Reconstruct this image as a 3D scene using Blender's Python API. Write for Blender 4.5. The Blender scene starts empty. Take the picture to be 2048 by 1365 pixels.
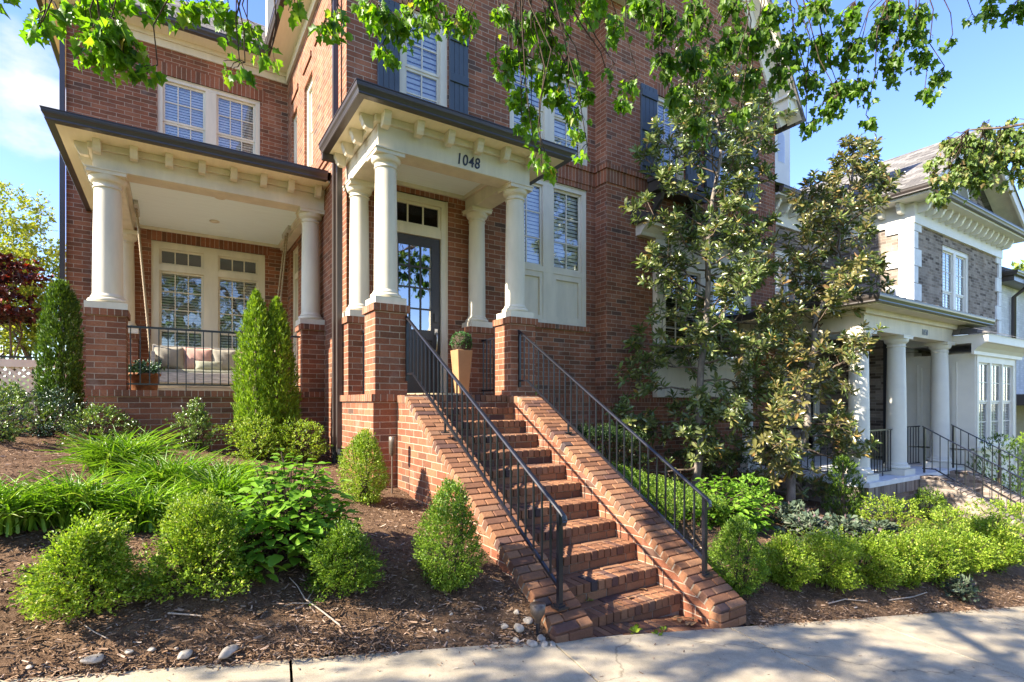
import bpy, bmesh, math, random
import numpy as np
from mathutils import Vector, Matrix
random.seed(7)
SC = bpy.context.scene
COL = SC.collection
R = math.radians

# ---------------------------------------------------------------- materials
MATS = {}
def newmat(name):
    m = bpy.data.materials.new(name); m.use_nodes = True
    nt = m.node_tree; nt.nodes.clear()
    MATS[name] = m
    return m, nt
def N(nt, t, **kw):
    n = nt.nodes.new(t)
    for k, v in kw.items():
        if k == 'inp':
            for a, b in v.items(): n.inputs[a].default_value = b
        else: setattr(n, k, v)
    return n
def L(nt, a, b): nt.links.new(a, b)
def ramp(nt, fac, stops, interp='LINEAR'):
    r = N(nt, 'ShaderNodeValToRGB'); r.color_ramp.interpolation = interp
    el = r.color_ramp.elements
    while len(el) < len(stops): el.new(.5)
    for e, (p, c) in zip(el, stops):
        e.position = p; e.color = (*c, 1)
    L(nt, fac, r.inputs[0]); return r.outputs[0]
def mix(nt, fac, a, b, mode='MIX'):
    m = N(nt, 'ShaderNodeMix', data_type='RGBA', blend_type=mode)
    for s, v in ((0, fac), (6, a), (7, b)):
        if hasattr(v, 'is_output'): L(nt, v, m.inputs[s])
        elif s == 0: m.inputs[0].default_value = v
        else: m.inputs[s].default_value = (*v, 1)
    return m.outputs[2]
def bsdf(nt, color, rough=.6, spec=.5, metal=0., normal=None):
    b = N(nt, 'ShaderNodeBsdfPrincipled')
    if hasattr(color, 'is_output'): L(nt, color, b.inputs['Base Color'])
    else: b.inputs['Base Color'].default_value = (*color, 1)
    if hasattr(rough, 'is_output'): L(nt, rough, b.inputs['Roughness'])
    else: b.inputs['Roughness'].default_value = rough
    b.inputs['Specular IOR Level'].default_value = spec
    b.inputs['Metallic'].default_value = metal
    if normal is not None: L(nt, normal, b.inputs['Normal'])
    return b
def out(nt, sh):
    o = N(nt, 'ShaderNodeOutputMaterial'); L(nt, sh, o.inputs[0])
def objnoise(nt, scale, detail=4, rough=.6, coord='Object', stretch=None):
    tc = N(nt, 'ShaderNodeTexCoord'); src = tc.outputs[coord]
    if stretch:
        mp = N(nt, 'ShaderNodeMapping'); mp.inputs['Scale'].default_value = stretch
        L(nt, src, mp.inputs[0]); src = mp.outputs[0]
    n = N(nt, 'ShaderNodeTexNoise', inp={'Scale': scale, 'Detail': detail, 'Roughness': rough})
    L(nt, src, n.inputs['Vector']); return n.outputs['Fac']
def bump(nt, h, strength=.3, dist=.01, prev=None):
    b = N(nt, 'ShaderNodeBump', inp={'Strength': strength, 'Distance': dist})
    L(nt, h, b.inputs['Height'])
    if prev is not None: L(nt, prev, b.inputs['Normal'])
    return b.outputs[0]

RED = [(0, (.12, .070, .050)), (.06, (.19, .080, .043)), (.3, (.245, .090, .047)), (.65, (.295, .108, .055)), (.9, (.36, .144, .074)), (1, (.21, .102, .066))]
GREY = [(0, (.085, .062, .05)), (.15, (.16, .125, .10)), (.5, (.29, .235, .19)), (.8, (.36, .30, .25)), (1, (.22, .16, .12))]
def brick(name, bw, rh, pal, mortar=(.46, .34, .24), off=.5, ms=.0055, stain=.35):
    m, nt = newmat(name)
    uv = N(nt, 'ShaderNodeUVMap')
    # a little waviness so the courses are not ruler-straight
    nz = N(nt, 'ShaderNodeTexNoise', inp={'Scale': 9., 'Detail': 2.})
    L(nt, uv.outputs[0], nz.inputs['Vector'])
    va = N(nt, 'ShaderNodeVectorMath', operation='MULTIPLY_ADD')
    L(nt, nz.outputs['Color'], va.inputs[0]); va.inputs[1].default_value = (.010, .008, 0); 
    L(nt, uv.outputs[0], va.inputs[2])
    br = N(nt, 'ShaderNodeTexBrick', offset=off, offset_frequency=2, squash=1,
           inp={'Color1': (0, 0, 0, 1), 'Color2': (1, 1, 1, 1), 'Mortar': (0, 0, 0, 1), 'Scale': 1., 'Mortar Size': ms, 'Mortar Smooth': .25, 'Bias': 0., 'Brick Width': bw, 'Row Height': rh})
    L(nt, va.outputs[0], br.inputs['Vector'])
    c = ramp(nt, br.outputs['Color'], pal)
    fine = objnoise(nt, 60, 5, .7)
    c = mix(nt, .55, c, ramp(nt, fine, [(.25, (.45, .45, .45)), (.7, (1.25, 1.2, 1.15))]), 'MULTIPLY')
    mo = mix(nt, .6, mortar, ramp(nt, objnoise(nt, 25, 3), [(.3, (.6, .6, .6)), (.7, (1.15, 1.12, 1.1))]), 'MULTIPLY')
    c = mix(nt, br.outputs['Fac'], c, mo)
    c = mix(nt, .45, c, ramp(nt, objnoise(nt, 1.0, 4, .6, stretch=(2.6, 2.6, .3)), [(.35, (.62, .60, .58)), (.6, (1.06, 1.05, 1.04))]), 'MULTIPLY')
    c = mix(nt, ramp(nt, objnoise(nt, 3.1, 5, .7), [(.56, (0, 0, 0)), (.74, (.22, .22, .22))]), c, (.46, .40, .34))
    big = objnoise(nt, 1.3, 4, .65)
    c = mix(nt, stain, c, ramp(nt, big, [(.3, (.55, .53, .52)), (.65, (1.12, 1.1, 1.08))]), 'MULTIPLY')
    inv = N(nt, 'ShaderNodeMath', operation='MULTIPLY_ADD'); L(nt, br.outputs['Fac'], inv.inputs[0]); inv.inputs[1].default_value = -1; 
    L(nt, fine, inv.inputs[2])
    nn = bump(nt, inv.outputs[0], .55, .012)
    b = bsdf(nt, c, .86, .25, normal=nn); out(nt, b.outputs[0]); return m
BRICK = brick('red_brick', .254, .08, RED, stain=.5)
SOLDIER = brick('red_brick_soldier', .083, 40., RED, off=0.)
GBRICK = brick('grey_brick', .254, .08, GREY, mortar=(.40, .35, .29))
GSOLD = brick('grey_brick_soldier', .083, 40., GREY, mortar=(.40, .35, .29), off=0.)
WBRICK = brick('white_brick', .254, .08, [(0, (.62, .62, .60)), (1, (.74, .74, .72))], mortar=(.6, .6, .58))
def shingle(name, pal):
    m, nt = newmat(name)
    uv = N(nt, 'ShaderNodeUVMap')
    br = N(nt, 'ShaderNodeTexBrick', offset=.5, inp={'Color1': (0, 0, 0, 1), 'Color2': (1, 1, 1, 1), 'Mortar': (0, 0, 0, 1), 'Scale': 1., 'Mortar Size': .006, 'Mortar Smooth': .3, 'Bias': 0., 'Brick Width': .3, 'Row Height': .17})
    L(nt, uv.outputs[0], br.inputs['Vector'])
    c = ramp(nt, br.outputs['Color'], pal)
    c = mix(nt, br.outputs['Fac'], c, (.06, .055, .05))
    c = mix(nt, .5, c, ramp(nt, objnoise(nt, 40, 4), [(.3, (.6, .6, .6)), (.7, (1.2, 1.2, 1.2))]), 'MULTIPLY')
    inv = N(nt, 'ShaderNodeMath', operation='SUBTRACT'); inv.inputs[0].default_value = 1; L(nt, br.outputs['Fac'], inv.inputs[1])
    b = bsdf(nt, c, .9, .2, normal=bump(nt, inv.outputs[0], .5, .02)); out(nt, b.outputs[0]); return m
SHINGLE = shingle('grey_shingles', [(0, (.10, .09, .08)), (.5, (.17, .155, .135)), (1, (.23, .21, .19))])
def plain(name, col, rough=.5, spec=.4, metal=0., var=.12, scale=6., bmp=.0, stretch=None, bscale=80):
    m, nt = newmat(name)
    n = objnoise(nt, scale, 5, .65, stretch=stretch)
    c = mix(nt, 1., col, ramp(nt, n, [(.3, (1 - var * 1.6,) * 3), (.7, (1 + var * .6,) * 3)]), 'MULTIPLY')
    nn = bump(nt, objnoise(nt, bscale, 4, stretch=stretch), bmp, .004) if bmp else None
    b = bsdf(nt, c, rough, spec, metal, nn); out(nt, b.outputs[0]); return m
CREAM = plain('cream_paint', (.68, .60, .46), .5, .3, var=.10, scale=2.5, bmp=.08, stretch=(1.6, 1.6, .35))
WHITE = plain('white_paint', (.72, .68, .59), .45, .35, var=.05, scale=2.5, bmp=.05)
STONE = plain('white_stone', (.74, .73, .70), .8, .2, var=.1, scale=5, bmp=.15)
BROWN = plain('bronze_gutter', (.060, .048, .042), .32, .5, var=.12, scale=3)
BLACKM = plain('black_iron', (.012, .012, .016), .3, .6, var=.2, scale=20)
SLATE = plain('slate_blue_paint', (.058, .072, .086), .5, .4, var=.12, scale=4, bmp=.1)
SOFF = plain('soffit_cream_lit', (.86, .76, .54), .5, .3, var=.04, scale=2, stretch=(12, 1, 1), bmp=.1, bscale=20)  # brighter, warmer copy of the cream; bounced light put into the colour
CEIL = plain('pale_blue_paint', (.84, .94, .95), .5, .3, var=.04, scale=2, stretch=(1, 12, 1), bmp=.12, bscale=20)
DOORP = plain('dark_brown_paint', (.050, .042, .038), .35, .4, var=.1, scale=4)
BLIND = plain('white_blind', (.90, .90, .87), .5, .3, var=.04)
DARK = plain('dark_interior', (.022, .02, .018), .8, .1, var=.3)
NICKEL = plain('brushed_nickel', (.62, .58, .50), .28, .5, 1., var=.1, scale=30)
TAN = plain('tan_planter_glaze', (.38, .215, .10), .45, .4, var=.08, scale=5)
TERRA = plain('terracotta', (.30, .12, .05), .7, .2, var=.3, scale=12, bmp=.2)
ROPE = plain('rope_fibre', (.42, .33, .22), .9, .1, var=.3, scale=60, bmp=.5)
WWOOD = plain('whitewashed_wood', (.60, .56, .49), .7, .2, var=.3, scale=5, stretch=(2, 14, 14), bmp=.25)
SAGEF = plain('sage_fabric', (.34, .33, .24), .95, .1, var=.12, scale=6, bmp=.2)
PINKF = plain('pink_fabric', (.56, .33, .26), .95, .1, var=.1, scale=6, bmp=.2)
GREYF = plain('taupe_fabric', (.36, .32, .25), .95, .1, var=.12, scale=6, bmp=.2)
MATC = plain('coir_mat', (.50, .40, .24), .95, .1, var=.2, scale=30, bmp=.4)
BARK = plain('grey_brown_bark', (.17, .125, .09), .9, .15, var=.45, scale=14, stretch=(1, 1, .25), bmp=.6, bscale=30)
PBARK = plain('pale_bark', (.24, .20, .16), .85, .15, var=.35, scale=9, stretch=(1, 1, .4), bmp=.4, bscale=30)
TWIG = plain('dark_twig', (.075, .05, .035), .85, .2, var=.3, scale=20)
DRYW = plain('dry_twig', (.42, .33, .25), .85, .2, var=.2, scale=20)
PEBBLE = plain('river_stone', (.40, .34, .27), .65, .3, var=.3, scale=14, bmp=.25, bscale=40)
LAMPM = plain('lamp_bronze', (.20, .15, .11), .5, .4, .6, var=.3, scale=20)
LITE = plain('frosted_lens', (.70, .64, .50), .3, .5, var=.05)
PLASTIC = plain('black_corrugated_pipe', (.015, .015, .015), .5, .4)
TINR = plain('dark_seam_metal', (.085, .078, .070), .35, .5, .4, var=.15, scale=2)
def brickunit():
    m, nt = newmat('loose_brick_unit')
    g = N(nt, 'ShaderNodeNewGeometry')
    c = ramp(nt, g.outputs['Random Per Island'], [(0, (.065, .050, .047)), (.10, (.12, .062, .047)), (.3, (.19, .088, .047)), (.6, (.255, .116, .058)), (.85, (.33, .165, .084)), (1, (.16, .092, .062))])
    f = objnoise(nt, 55, 5, .7)
    c = mix(nt, .6, c, ramp(nt, f, [(.25, (.5, .5, .5)), (.7, (1.2, 1.15, 1.1))]), 'MULTIPLY')
    c = mix(nt, .45, c, ramp(nt, objnoise(nt, 2.2, 4), [(.3, (.55, .53, .5)), (.7, (1.15, 1.12, 1.1))]), 'MULTIPLY')
    b = bsdf(nt, c, .85, .25, normal=bump(nt, f, .4, .008)); out(nt, b.outputs[0]); return m
BUNIT = brickunit()
MORTAR = plain('mortar', (.30, .235, .17), .95, .1, var=.3, scale=12, bmp=.4)
def concrete():
    m, nt = newmat('concrete_paving')
    c = ramp(nt, objnoise(nt, 1.6, 5, .6), [(.3, (.39, .325, .225)), (.7, (.51, .425, .30))])
    c = mix(nt, .55, c, ramp(nt, objnoise(nt, 260, 2, .7), [(.35, (.5, .5, .5)), (.62, (1.25, 1.22, 1.17))]), 'MULTIPLY')
    c = mix(nt, .5, c, ramp(nt, objnoise(nt, 7, 5, .7), [(.32, (.68, .67, .65)), (.6, (1.08, 1.08, 1.08))]), 'MULTIPLY')
    tc = N(nt, 'ShaderNodeTexCoord'); dn = N(nt, 'ShaderNodeTexNoise', inp={'Scale': 2.5, 'Detail': 5.}); L(nt, tc.outputs['Object'], dn.inputs['Vector'])
    va = N(nt, 'ShaderNodeVectorMath', operation='MULTIPLY_ADD'); L(nt, dn.outputs['Color'], va.inputs[0]); va.inputs[1].default_value = (.5, .5, .1); L(nt, tc.outputs['Object'], va.inputs[2])
    vo = N(nt, 'ShaderNodeTexVoronoi', feature='DISTANCE_TO_EDGE', inp={'Scale': .33}); L(nt, va.outputs[0], vo.inputs['Vector'])
    c = mix(nt, .8, c, ramp(nt, vo.outputs['Distance'], [(.0, (.45, .43, .40)), (.0035, (1, 1, 1))]), 'MULTIPLY')
    b = bsdf(nt, c, .9, .2, normal=bump(nt, objnoise(nt, 220, 3, .7), .35, .004)); out(nt, b.outputs[0]); return m
CONC = concrete()
def ground(name, stops, sc=18, fine=120, bs=.8):
    m, nt = newmat(name)
    c = ramp(nt, objnoise(nt, sc, 6, .7), stops)
    c = mix(nt, .6, c, ramp(nt, objnoise(nt, fine, 3, .7), [(.3, (.45, .45, .45)), (.65, (1.3, 1.25, 1.2))]), 'MULTIPLY')
    c = mix(nt, .5, c, ramp(nt, objnoise(nt, 1.1, 4), [(.3, (.65, .65, .65)), (.7, (1.15, 1.15, 1.15))]), 'MULTIPLY')
    b = bsdf(nt, c, .95, .1, normal=bump(nt, objnoise(nt, fine * .5, 5, .75), bs, .03)); out(nt, b.outputs[0]); return m
MULCH = ground('bark_mulch', [(.3, (.088, .050, .028)), (.55, (.18, .108, .062)), (.75, (.265, .172, .105))])
EARTH = ground('lawn_ground', [(.3, (.09, .14, .035)), (.6, (.14, .20, .05)), (.8, (.19, .23, .08))], 4, 60, .5)
ASPH = ground('asphalt', [(.3, (.045, .045, .045)), (.7, (.075, .073, .07))], 12, 160, .3)
def chipmat(name, stops, rough=.9, spec=.15):
    m, nt = newmat(name)
    g = N(nt, 'ShaderNodeNewGeometry')
    c = ramp(nt, g.outputs['Random Per Island'], stops)
    b = bsdf(nt, c, rough, spec); out(nt, b.outputs[0]); return m
CHIP = chipmat('bark_chip', [(0, (.070, .040, .023)), (.4, (.17, .100, .056)), (.75, (.27, .170, .102)), (.95, (.39, .27, .195)), (1, (.48, .38, .29))])
def leafmat(name, stops, trans=.35, tint=(1.15, 1.25, .45), rough=.42, spec=.4, back=None):
    m, nt = newmat(name)
    g = N(nt, 'ShaderNodeNewGeometry')
    c = ramp(nt, g.outputs['Random Per Island'], stops)
    c = mix(nt, .5, c, ramp(nt, objnoise(nt, 2.3, 3), [(.3, (.62, .66, .6)), (.7, (1.2, 1.18, 1.1))]), 'MULTIPLY')
    cc = c
    if back: cc = mix(nt, g.outputs['Backfacing'], c, mix(nt, .45, c, back))
    b = bsdf(nt, cc, rough, spec)
    t = N(nt, 'ShaderNodeBsdfTranslucent')
    L(nt, mix(nt, 1., c, tint, 'MULTIPLY'), t.inputs['Color'])
    mx = N(nt, 'ShaderNodeMixShader', inp={0: trans}); L(nt, b.outputs[0], mx.inputs[1]); L(nt, t.outputs[0], mx.inputs[2])
    out(nt, mx.outputs[0]); return m
LF = {
 'box': leafmat('boxwood_leaf', [(0, (.075, .14, .016)), (.4, (.14, .24, .024)), (.75, (.22, .33, .034)), (1, (.33, .42, .06))], trans=.4),
 'boxy': leafmat('yellow_boxwood_leaf', [(0, (.13, .20, .016)), (.35, (.21, .32, .026)), (.75, (.33, .44, .042)), (.97, (.50, .53, .08)), (1, (.55, .43, .22))], trans=.4),
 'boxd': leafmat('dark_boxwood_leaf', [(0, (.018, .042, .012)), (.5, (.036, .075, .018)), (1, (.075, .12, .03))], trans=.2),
 'holly': leafmat('holly_leaf', [(0, (.08, .14, .032)), (.4, (.14, .22, .046)), (.8, (.23, .31, .065)), (1, (.36, .42, .11))], rough=.28, spec=.6, trans=.25),
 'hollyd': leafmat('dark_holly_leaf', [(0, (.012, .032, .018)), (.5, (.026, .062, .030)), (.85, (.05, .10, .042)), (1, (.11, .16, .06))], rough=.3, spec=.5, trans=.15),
 'arb': leafmat('arborvitae_leaf', [(0, (.10, .18, .012)), (.5, (.20, .31, .020)), (.85, (.29, .40, .03)), (1, (.38, .46, .05))], rough=.6),
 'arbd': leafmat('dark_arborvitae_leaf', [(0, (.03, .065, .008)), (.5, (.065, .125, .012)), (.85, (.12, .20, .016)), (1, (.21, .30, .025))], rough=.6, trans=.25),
 'hyd': leafmat('hydrangea_leaf', [(0, (.11, .23, .016)), (.5, (.17, .33, .026)), (.85, (.24, .41, .036)), (1, (.32, .47, .06))], rough=.5, trans=.38),
 'lily': leafmat('daylily_leaf', [(0, (.09, .19, .014)), (.5, (.17, .31, .022)), (.85, (.26, .41, .04)), (1, (.38, .45, .09))], rough=.42, trans=.35),
 'mag': leafmat('magnolia_leaf', [(0, (.07, .11, .038)), (.5, (.135, .19, .055)), (.85, (.22, .27, .08)), (.95, (.32, .33, .11)), (1, (.42, .24, .06))], rough=.27, spec=.6, trans=.2, back=(.115, .095, .035)),
 'magb': leafmat('russet_magnolia_leaf', [(0, (.065, .10, .034)), (.5, (.13, .175, .05)), (.82, (.21, .24, .075)), (.93, (.28, .21, .075)), (1, (.34, .18, .065))], rough=.28, spec=.6, trans=.2, back=(.20, .115, .04)),
 'maple': leafmat('maple_leaf', [(0, (.075, .16, .014)), (.5, (.13, .25, .02)), (.85, (.20, .33, .03)), (.98, (.28, .36, .05)), (1, (.42, .22, .07))], rough=.42, trans=.55, tint=(1.6, 1.75, .4)),
 'maple_shaded': leafmat('shaded_maple_leaf', [(0, (.06, .125, .016)), (.5, (.11, .20, .024)), (1, (.19, .29, .04))], rough=.42, trans=.55, tint=(1.5, 1.7, .4)),  # darker copy of maple_leaf; shade on these sprays is put into the colour
 'mapley': leafmat('pale_maple_leaf', [(0, (.09, .15, .03)), (.5, (.17, .24, .045)), (.9, (.27, .31, .08)), (1, (.33, .20, .10))], rough=.45, trans=.4),
 'yel': leafmat('yellow_tree_leaf', [(0, (.17, .21, .025)), (.5, (.33, .36, .05)), (1, (.50, .46, .12))], rough=.5, trans=.4),
 'red': leafmat('red_maple_leaf', [(0, (.030, .012, .014)), (.6, (.065, .022, .022)), (.9, (.11, .035, .026)), (1, (.40, .07, .03))], rough=.5, trans=.22, tint=(1.2, .5, .4)),
 'sage': leafmat('sage_leaf', [(0, (.055, .085, .05)), (.5, (.10, .135, .085)), (.85, (.17, .20, .13)), (1, (.17, .10, .12))], rough=.7, trans=.2),
 'ball': leafmat('topiary_leaf', [(0, (.025, .085, .022)), (.5, (.055, .16, .04)), (1, (.13, .27, .09))], rough=.4, trans=.2),
 'ivy': leafmat('ivy_leaf', [(0, (.02, .055, .03)), (.5, (.045, .10, .055)), (.85, (.10, .17, .10)), (1, (.30, .36, .25))], rough=.35, trans=.15),
 'dead': leafmat('dry_leaf', [(0, (.24, .13, .06)), (1, (.42, .26, .13))], rough=.8, trans=.15, tint=(1.2, 1, .7)),
 'far': leafmat('distant_leaf', [(0, (.045, .09, .018)), (.5, (.085, .145, .028)), (1, (.15, .21, .05))], rough=.7, trans=.3),
 'fary': leafmat('distant_pale_leaf', [(0, (.16, .22, .03)), (1, (.34, .38, .08))], rough=.7, trans=.3),
}
def glass(name, base=.10, dark=.75, mul=1.25):
    m, nt = newmat(name)
    tr = N(nt, 'ShaderNodeBsdfTransparent', inp={'Color': (dark, dark, dark, 1)})
    nz = objnoise(nt, 2.2, 2)
    gl = N(nt, 'ShaderNodeBsdfGlossy', inp={'Color': (.95, .97, 1, 1), 'Roughness': .015}); L(nt, bump(nt, nz, .05, .05), gl.inputs['Normal'])
    lw = N(nt, 'ShaderNodeFresnel', inp={'IOR': 1.55})
    ma = N(nt, 'ShaderNodeMath', operation='MULTIPLY_ADD', use_clamp=True); L(nt, lw.outputs[0], ma.inputs[0]); ma.inputs[1].default_value = mul; ma.inputs[2].default_value = base
    mx = N(nt, 'ShaderNodeMixShader'); L(nt, ma.outputs[0], mx.inputs[0]); L(nt, tr.outputs[0], mx.inputs[1]); L(nt, gl.outputs[0], mx.inputs[2])
    out(nt, mx.outputs[0]); return m
GLASS = glass('window_glass', .10, .88)
GLASST = glass('transom_glass', .0, .8, .7)
GLASSD = glass('door_glass', .33, .35)

# ---------------------------------------------------------------- mesh helpers
ORG = {}
def meta(o, label=None, cat=None, group=None, kind=None):
    if label: o['label'] = label
    if cat: o['category'] = cat
    if group: o['group'] = group
    if kind: o['kind'] = kind
    return o
def thing(name, label, cat, loc=(0, 0, 0), group=None):
    o = bpy.data.objects.new(name, None); o.empty_display_size = .2
    COL.objects.link(o); o.location = loc; ORG[o.name] = Vector(loc)
    return meta(o, label, cat, group)
class MB:
    def __init__(s): s.v = []; s.f = []; s.uv = []; s.mi = []; s.sm = []
    def face(s, pts, hint=None, mi=0, uv=None):
        pts = [Vector(p) for p in pts]
        n = Vector((0, 0, 0))
        for i in range(len(pts)):
            n += (pts[i] - pts[0]).cross(pts[(i + 1) % len(pts)] - pts[0])
        if n.length < 1e-12: return
        n.normalize()
        if hint is not None and n.dot(Vector(hint)) < 0:
            pts.reverse(); n = -n
            if uv: uv = uv[::-1]
        if uv is None:
            h = math.hypot(n.x, n.y)
            if h < .05: uv = [(p.x, p.y) for p in pts]
            else:
                t = Vector((-n.y, n.x, 0)) / h
                if abs(t.x) > abs(t.y):
                    if t.x < 0: t = -t
                elif t.y < 0: t = -t
                w = Vector((0, 0, 1)) - n * n.z; w.normalize()
                uv = [(p.dot(t), p.dot(w)) for p in pts]
        b = len(s.v); s.v += [tuple(p) for p in pts]; s.f.append(tuple(range(b, b + len(pts))))
        s.uv += uv; s.mi.append(mi); s.sm.append(False)
    def box(s, a, b, mi=0, T=None, vmid=False):
        x0, x1 = sorted((a[0], b[0])); y0, y1 = sorted((a[1], b[1])); z0, z1 = sorted((a[2], b[2]))
        P = [(x, y, z) for x in (x0, x1) for y in (y0, y1) for z in (z0, z1)]
        if T: P = [T(*p) for p in P]
        c = sum((Vector(p) for p in P), Vector()) / 8
        for q in ((0, 1, 3, 2), (4, 5, 7, 6), (0, 1, 5, 4), (2, 3, 7, 6), (0, 2, 6, 4), (1, 3, 7, 5)):
            pts = [P[i] for i in q]
            fc = sum((Vector(p) for p in pts), Vector()) / 4
            if vmid:
                n = (Vector(pts[1]) - Vector(pts[0])).cross(Vector(pts[2]) - Vector(pts[0]))
                if abs(n.z) < 1e-6:
                    k = 0 if abs(n.y) > abs(n.x) else 1
                    uv = [(p[k], 20 + p[2] - z0) for p in pts]
                    s.face(pts, fc - c, mi, uv); continue
                else:
                    dx, dy = x1 - x0, y1 - y0
                    uv = [((p[0], 20) if dx > dy else (p[1], 20)) for p in pts]
                    s.face(pts, fc - c, mi, uv); continue
            s.face(pts, fc - c, mi)
    def prism(s, poly, f0, f1, mi=0):   # build(recalc=True) orients it
        A = [Vector(f0(*p)) for p in poly]; B = [Vector(f1(*p)) for p in poly]
        s.face(A, A[0] - B[0], mi); s.face(B, B[0] - A[0], mi)
        for i in range(len(A)):
            j = (i + 1) % len(A)
            s.face([A[i], A[j], B[j], B[i]], None, mi)
    def grid(s, P, smooth=True, closed_u=False, closed_v=False, mi=0):   # P[i][j]
        b = len(s.v); ni = len(P); nj = len(P[0])
        for r in P: s.v += [tuple(p) for p in r]
        for i in range(ni if closed_u else ni - 1):
            for j in range(nj if closed_v else nj - 1):
                i2 = (i + 1) % ni; j2 = (j + 1) % nj
                s.f.append((b + i * nj + j, b + i2 * nj + j, b + i2 * nj + j2, b + i * nj + j2))
                s.uv += [(0, 0)] * 4; s.mi.append(mi); s.sm.append(smooth)
    def lathe(s, prof, cx, cy, n=28, cap=True, mi=0):
        P = [[(cx + r * math.cos(a), cy + r * math.sin(a), z) for k in range(n) for a in [2 * math.pi * k / n]] for r, z in prof]
        P2 = [list(reversed(r)) for r in P] if prof[-1][1] < prof[0][1] else P
        b = len(s.v)
        s.grid(P, True, False, True, mi)
        if cap:
            s.face(P[-1], (0, 0, 1 if prof[-1][1] > prof[0][1] else -1), mi); s.face(P[0], (0, 0, -1 if prof[-1][1] > prof[0][1] else 1), mi)
    def tube(s, pts, rad, n=6, mi=0, cap=False):
        pts = [Vector(p) for p in pts]; m = len(pts)
        if not hasattr(rad, '__len__'): rad = [rad] * m
        rows = []; up = Vector((.31, .17, .93))
        for i, p in enumerate(pts):
            t = (pts[min(i + 1, m - 1)] - pts[max(i - 1, 0)])
            if t.length < 1e-9: t = Vector((0, 0, 1))
            t.normalize()
            a = up - t * up.dot(t)
            if a.length < 1e-3: a = Vector((1, 0, 0)) - t * t.x
            a.normalize(); up = a; b = t.cross(a)
            rows.append([p + (a * math.cos(2 * math.pi * k / n) + b * math.sin(2 * math.pi * k / n)) * rad[i] for k in range(n)])
        s.grid(rows, True, False, True, mi)
        if cap: s.face(rows[0], None, mi); s.face(rows[-1], None, mi)
    def build(s, name, mat, parent=None, bevel=0, seg=2, origin=None, recalc=False):
        me = bpy.data.meshes.new(name)
        o0 = ORG.get(parent.name) if parent is not None else (Vector(origin) if origin else Vector((0, 0, 0)))
        me.from_pydata([(x - o0.x, y - o0.y, z - o0.z) for x, y, z in s.v], [], s.f)
        ul = me.uv_layers.new(name='UVMap')
        ul.data.foreach_set('uv', [c for u in s.uv for c in u])
        for m in (mat if isinstance(mat, (list, tuple)) else [mat]): me.materials.append(m)
        me.polygons.foreach_set('material_index', s.mi)
        me.polygons.foreach_set('use_smooth', s.sm)
        if bevel or recalc:
            bm = bmesh.new(); bm.from_mesh(me)
            bmesh.ops.remove_doubles(bm, verts=bm.verts, dist=1e-5)
            if recalc: bmesh.ops.recalc_face_normals(bm, faces=bm.faces)
            if bevel:
                bm.normal_update()
                ed = [e for e in bm.edges if len(e.link_faces) == 2 and e.calc_face_angle(0) > .6]
                bmesh.ops.bevel(bm, geom=ed, offset=bevel, segments=seg, affect='EDGES', profile=.5, clamp_overlap=True)
            bm.to_mesh(me); bm.free()
        me.update()
        o = bpy.data.objects.new(name, me); COL.objects.link(o)
        if parent is not None:
            o.parent = parent; ORG[o.name] = o0
        else:
            o.location = o0; ORG[o.name] = o0
        return o
def npmesh(name, V, F, mat, parent=None, smooth=False, origin=None):
    """V (n,3) array, F (m,k) int array -> object"""
    me = bpy.data.meshes.new(name)
    o0 = ORG.get(parent.name) if parent is not None else Vector(origin or (0, 0, 0))
    V = np.asarray(V, dtype=np.float64) - np.array(o0)
    m, k = F.shape
    me.vertices.add(len(V)); me.vertices.foreach_set('co', V.ravel())
    me.loops.add(m * k); me.loops.foreach_set('vertex_index', F.ravel().astype(np.int32))
    me.polygons.add(m); me.polygons.foreach_set('loop_start', np.arange(0, m * k, k, dtype=np.int32))
    me.polygons.foreach_set('loop_total', np.full(m, k, dtype=np.int32))
    if smooth: me.polygons.foreach_set('use_smooth', np.ones(m, dtype=bool))
    me.materials.append(mat); me.update(calc_edges=True); me.validate()
    o = bpy.data.objects.new(name, me); COL.objects.link(o)
    if parent is not None: o.parent = parent
    else: o.location = o0
    ORG[o.name] = o0
    return o
# leaf templates: (u across, v along, h up); faces are triangles
def T_diamond(w=.5, fold=.12):
    return np.array([(0, 0, 0), (w / 2, .45, fold), (0, 1, 0), (-w / 2, .45, fold)]), np.array([(0, 1, 2), (0, 2, 3)])
def T_ovate(w=.6, fold=.1, droop=.18, st=((.0, .08), (.22, .85), (.5, 1.), (.78, .62), (1., .0))):
    V = []; F = []
    for v, k in st:
        h = -droop * v * v
        V += [(-w / 2 * k, v, h + fold * k), (0, v, h), (w / 2 * k, v, h + fold * k)]
    for i in range(len(st) - 1):
        a = i * 3; b = a + 3
        F += [(a + 1, a, b), (a + 1, b, b + 1), (a + 2, a + 1, b + 1), (a + 2, b + 1, b + 2)]
    return np.array(V), np.array(F)
def T_maple():
    o = [(0, 0), (.30, .06), (.50, .22), (.36, .38), (.50, .62), (.24, .66), (.13, .80), (0, 1.02)]
    pts = o + [(-x, y) for x, y in o[-2:0:-1]]
    V = [(0, .36, -.03)] + [(x * .88, y, .62 * abs(x) - .20 * y * y) for x, y in pts]
    n = len(pts); F = [(0, 1 + i, 1 + (i + 1) % n) for i in range(n)]
    return np.array(V), np.array(F)
TD = T_diamond(.55); TDN = T_diamond(.28, .05); TMAG = T_ovate(.31, .08, .12, ((0, .06), (.3, .8), (.62, 1.), (1, 0))); THYD = T_ovate(.62, .10, .28); TMAP = T_maple()
THOL = T_ovate(.5, .12, .12, ((0, .1), (.45, 1.), (1, 0)))
def nrm(a): return a / np.maximum(np.linalg.norm(a, axis=1, keepdims=True), 1e-9)
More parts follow.
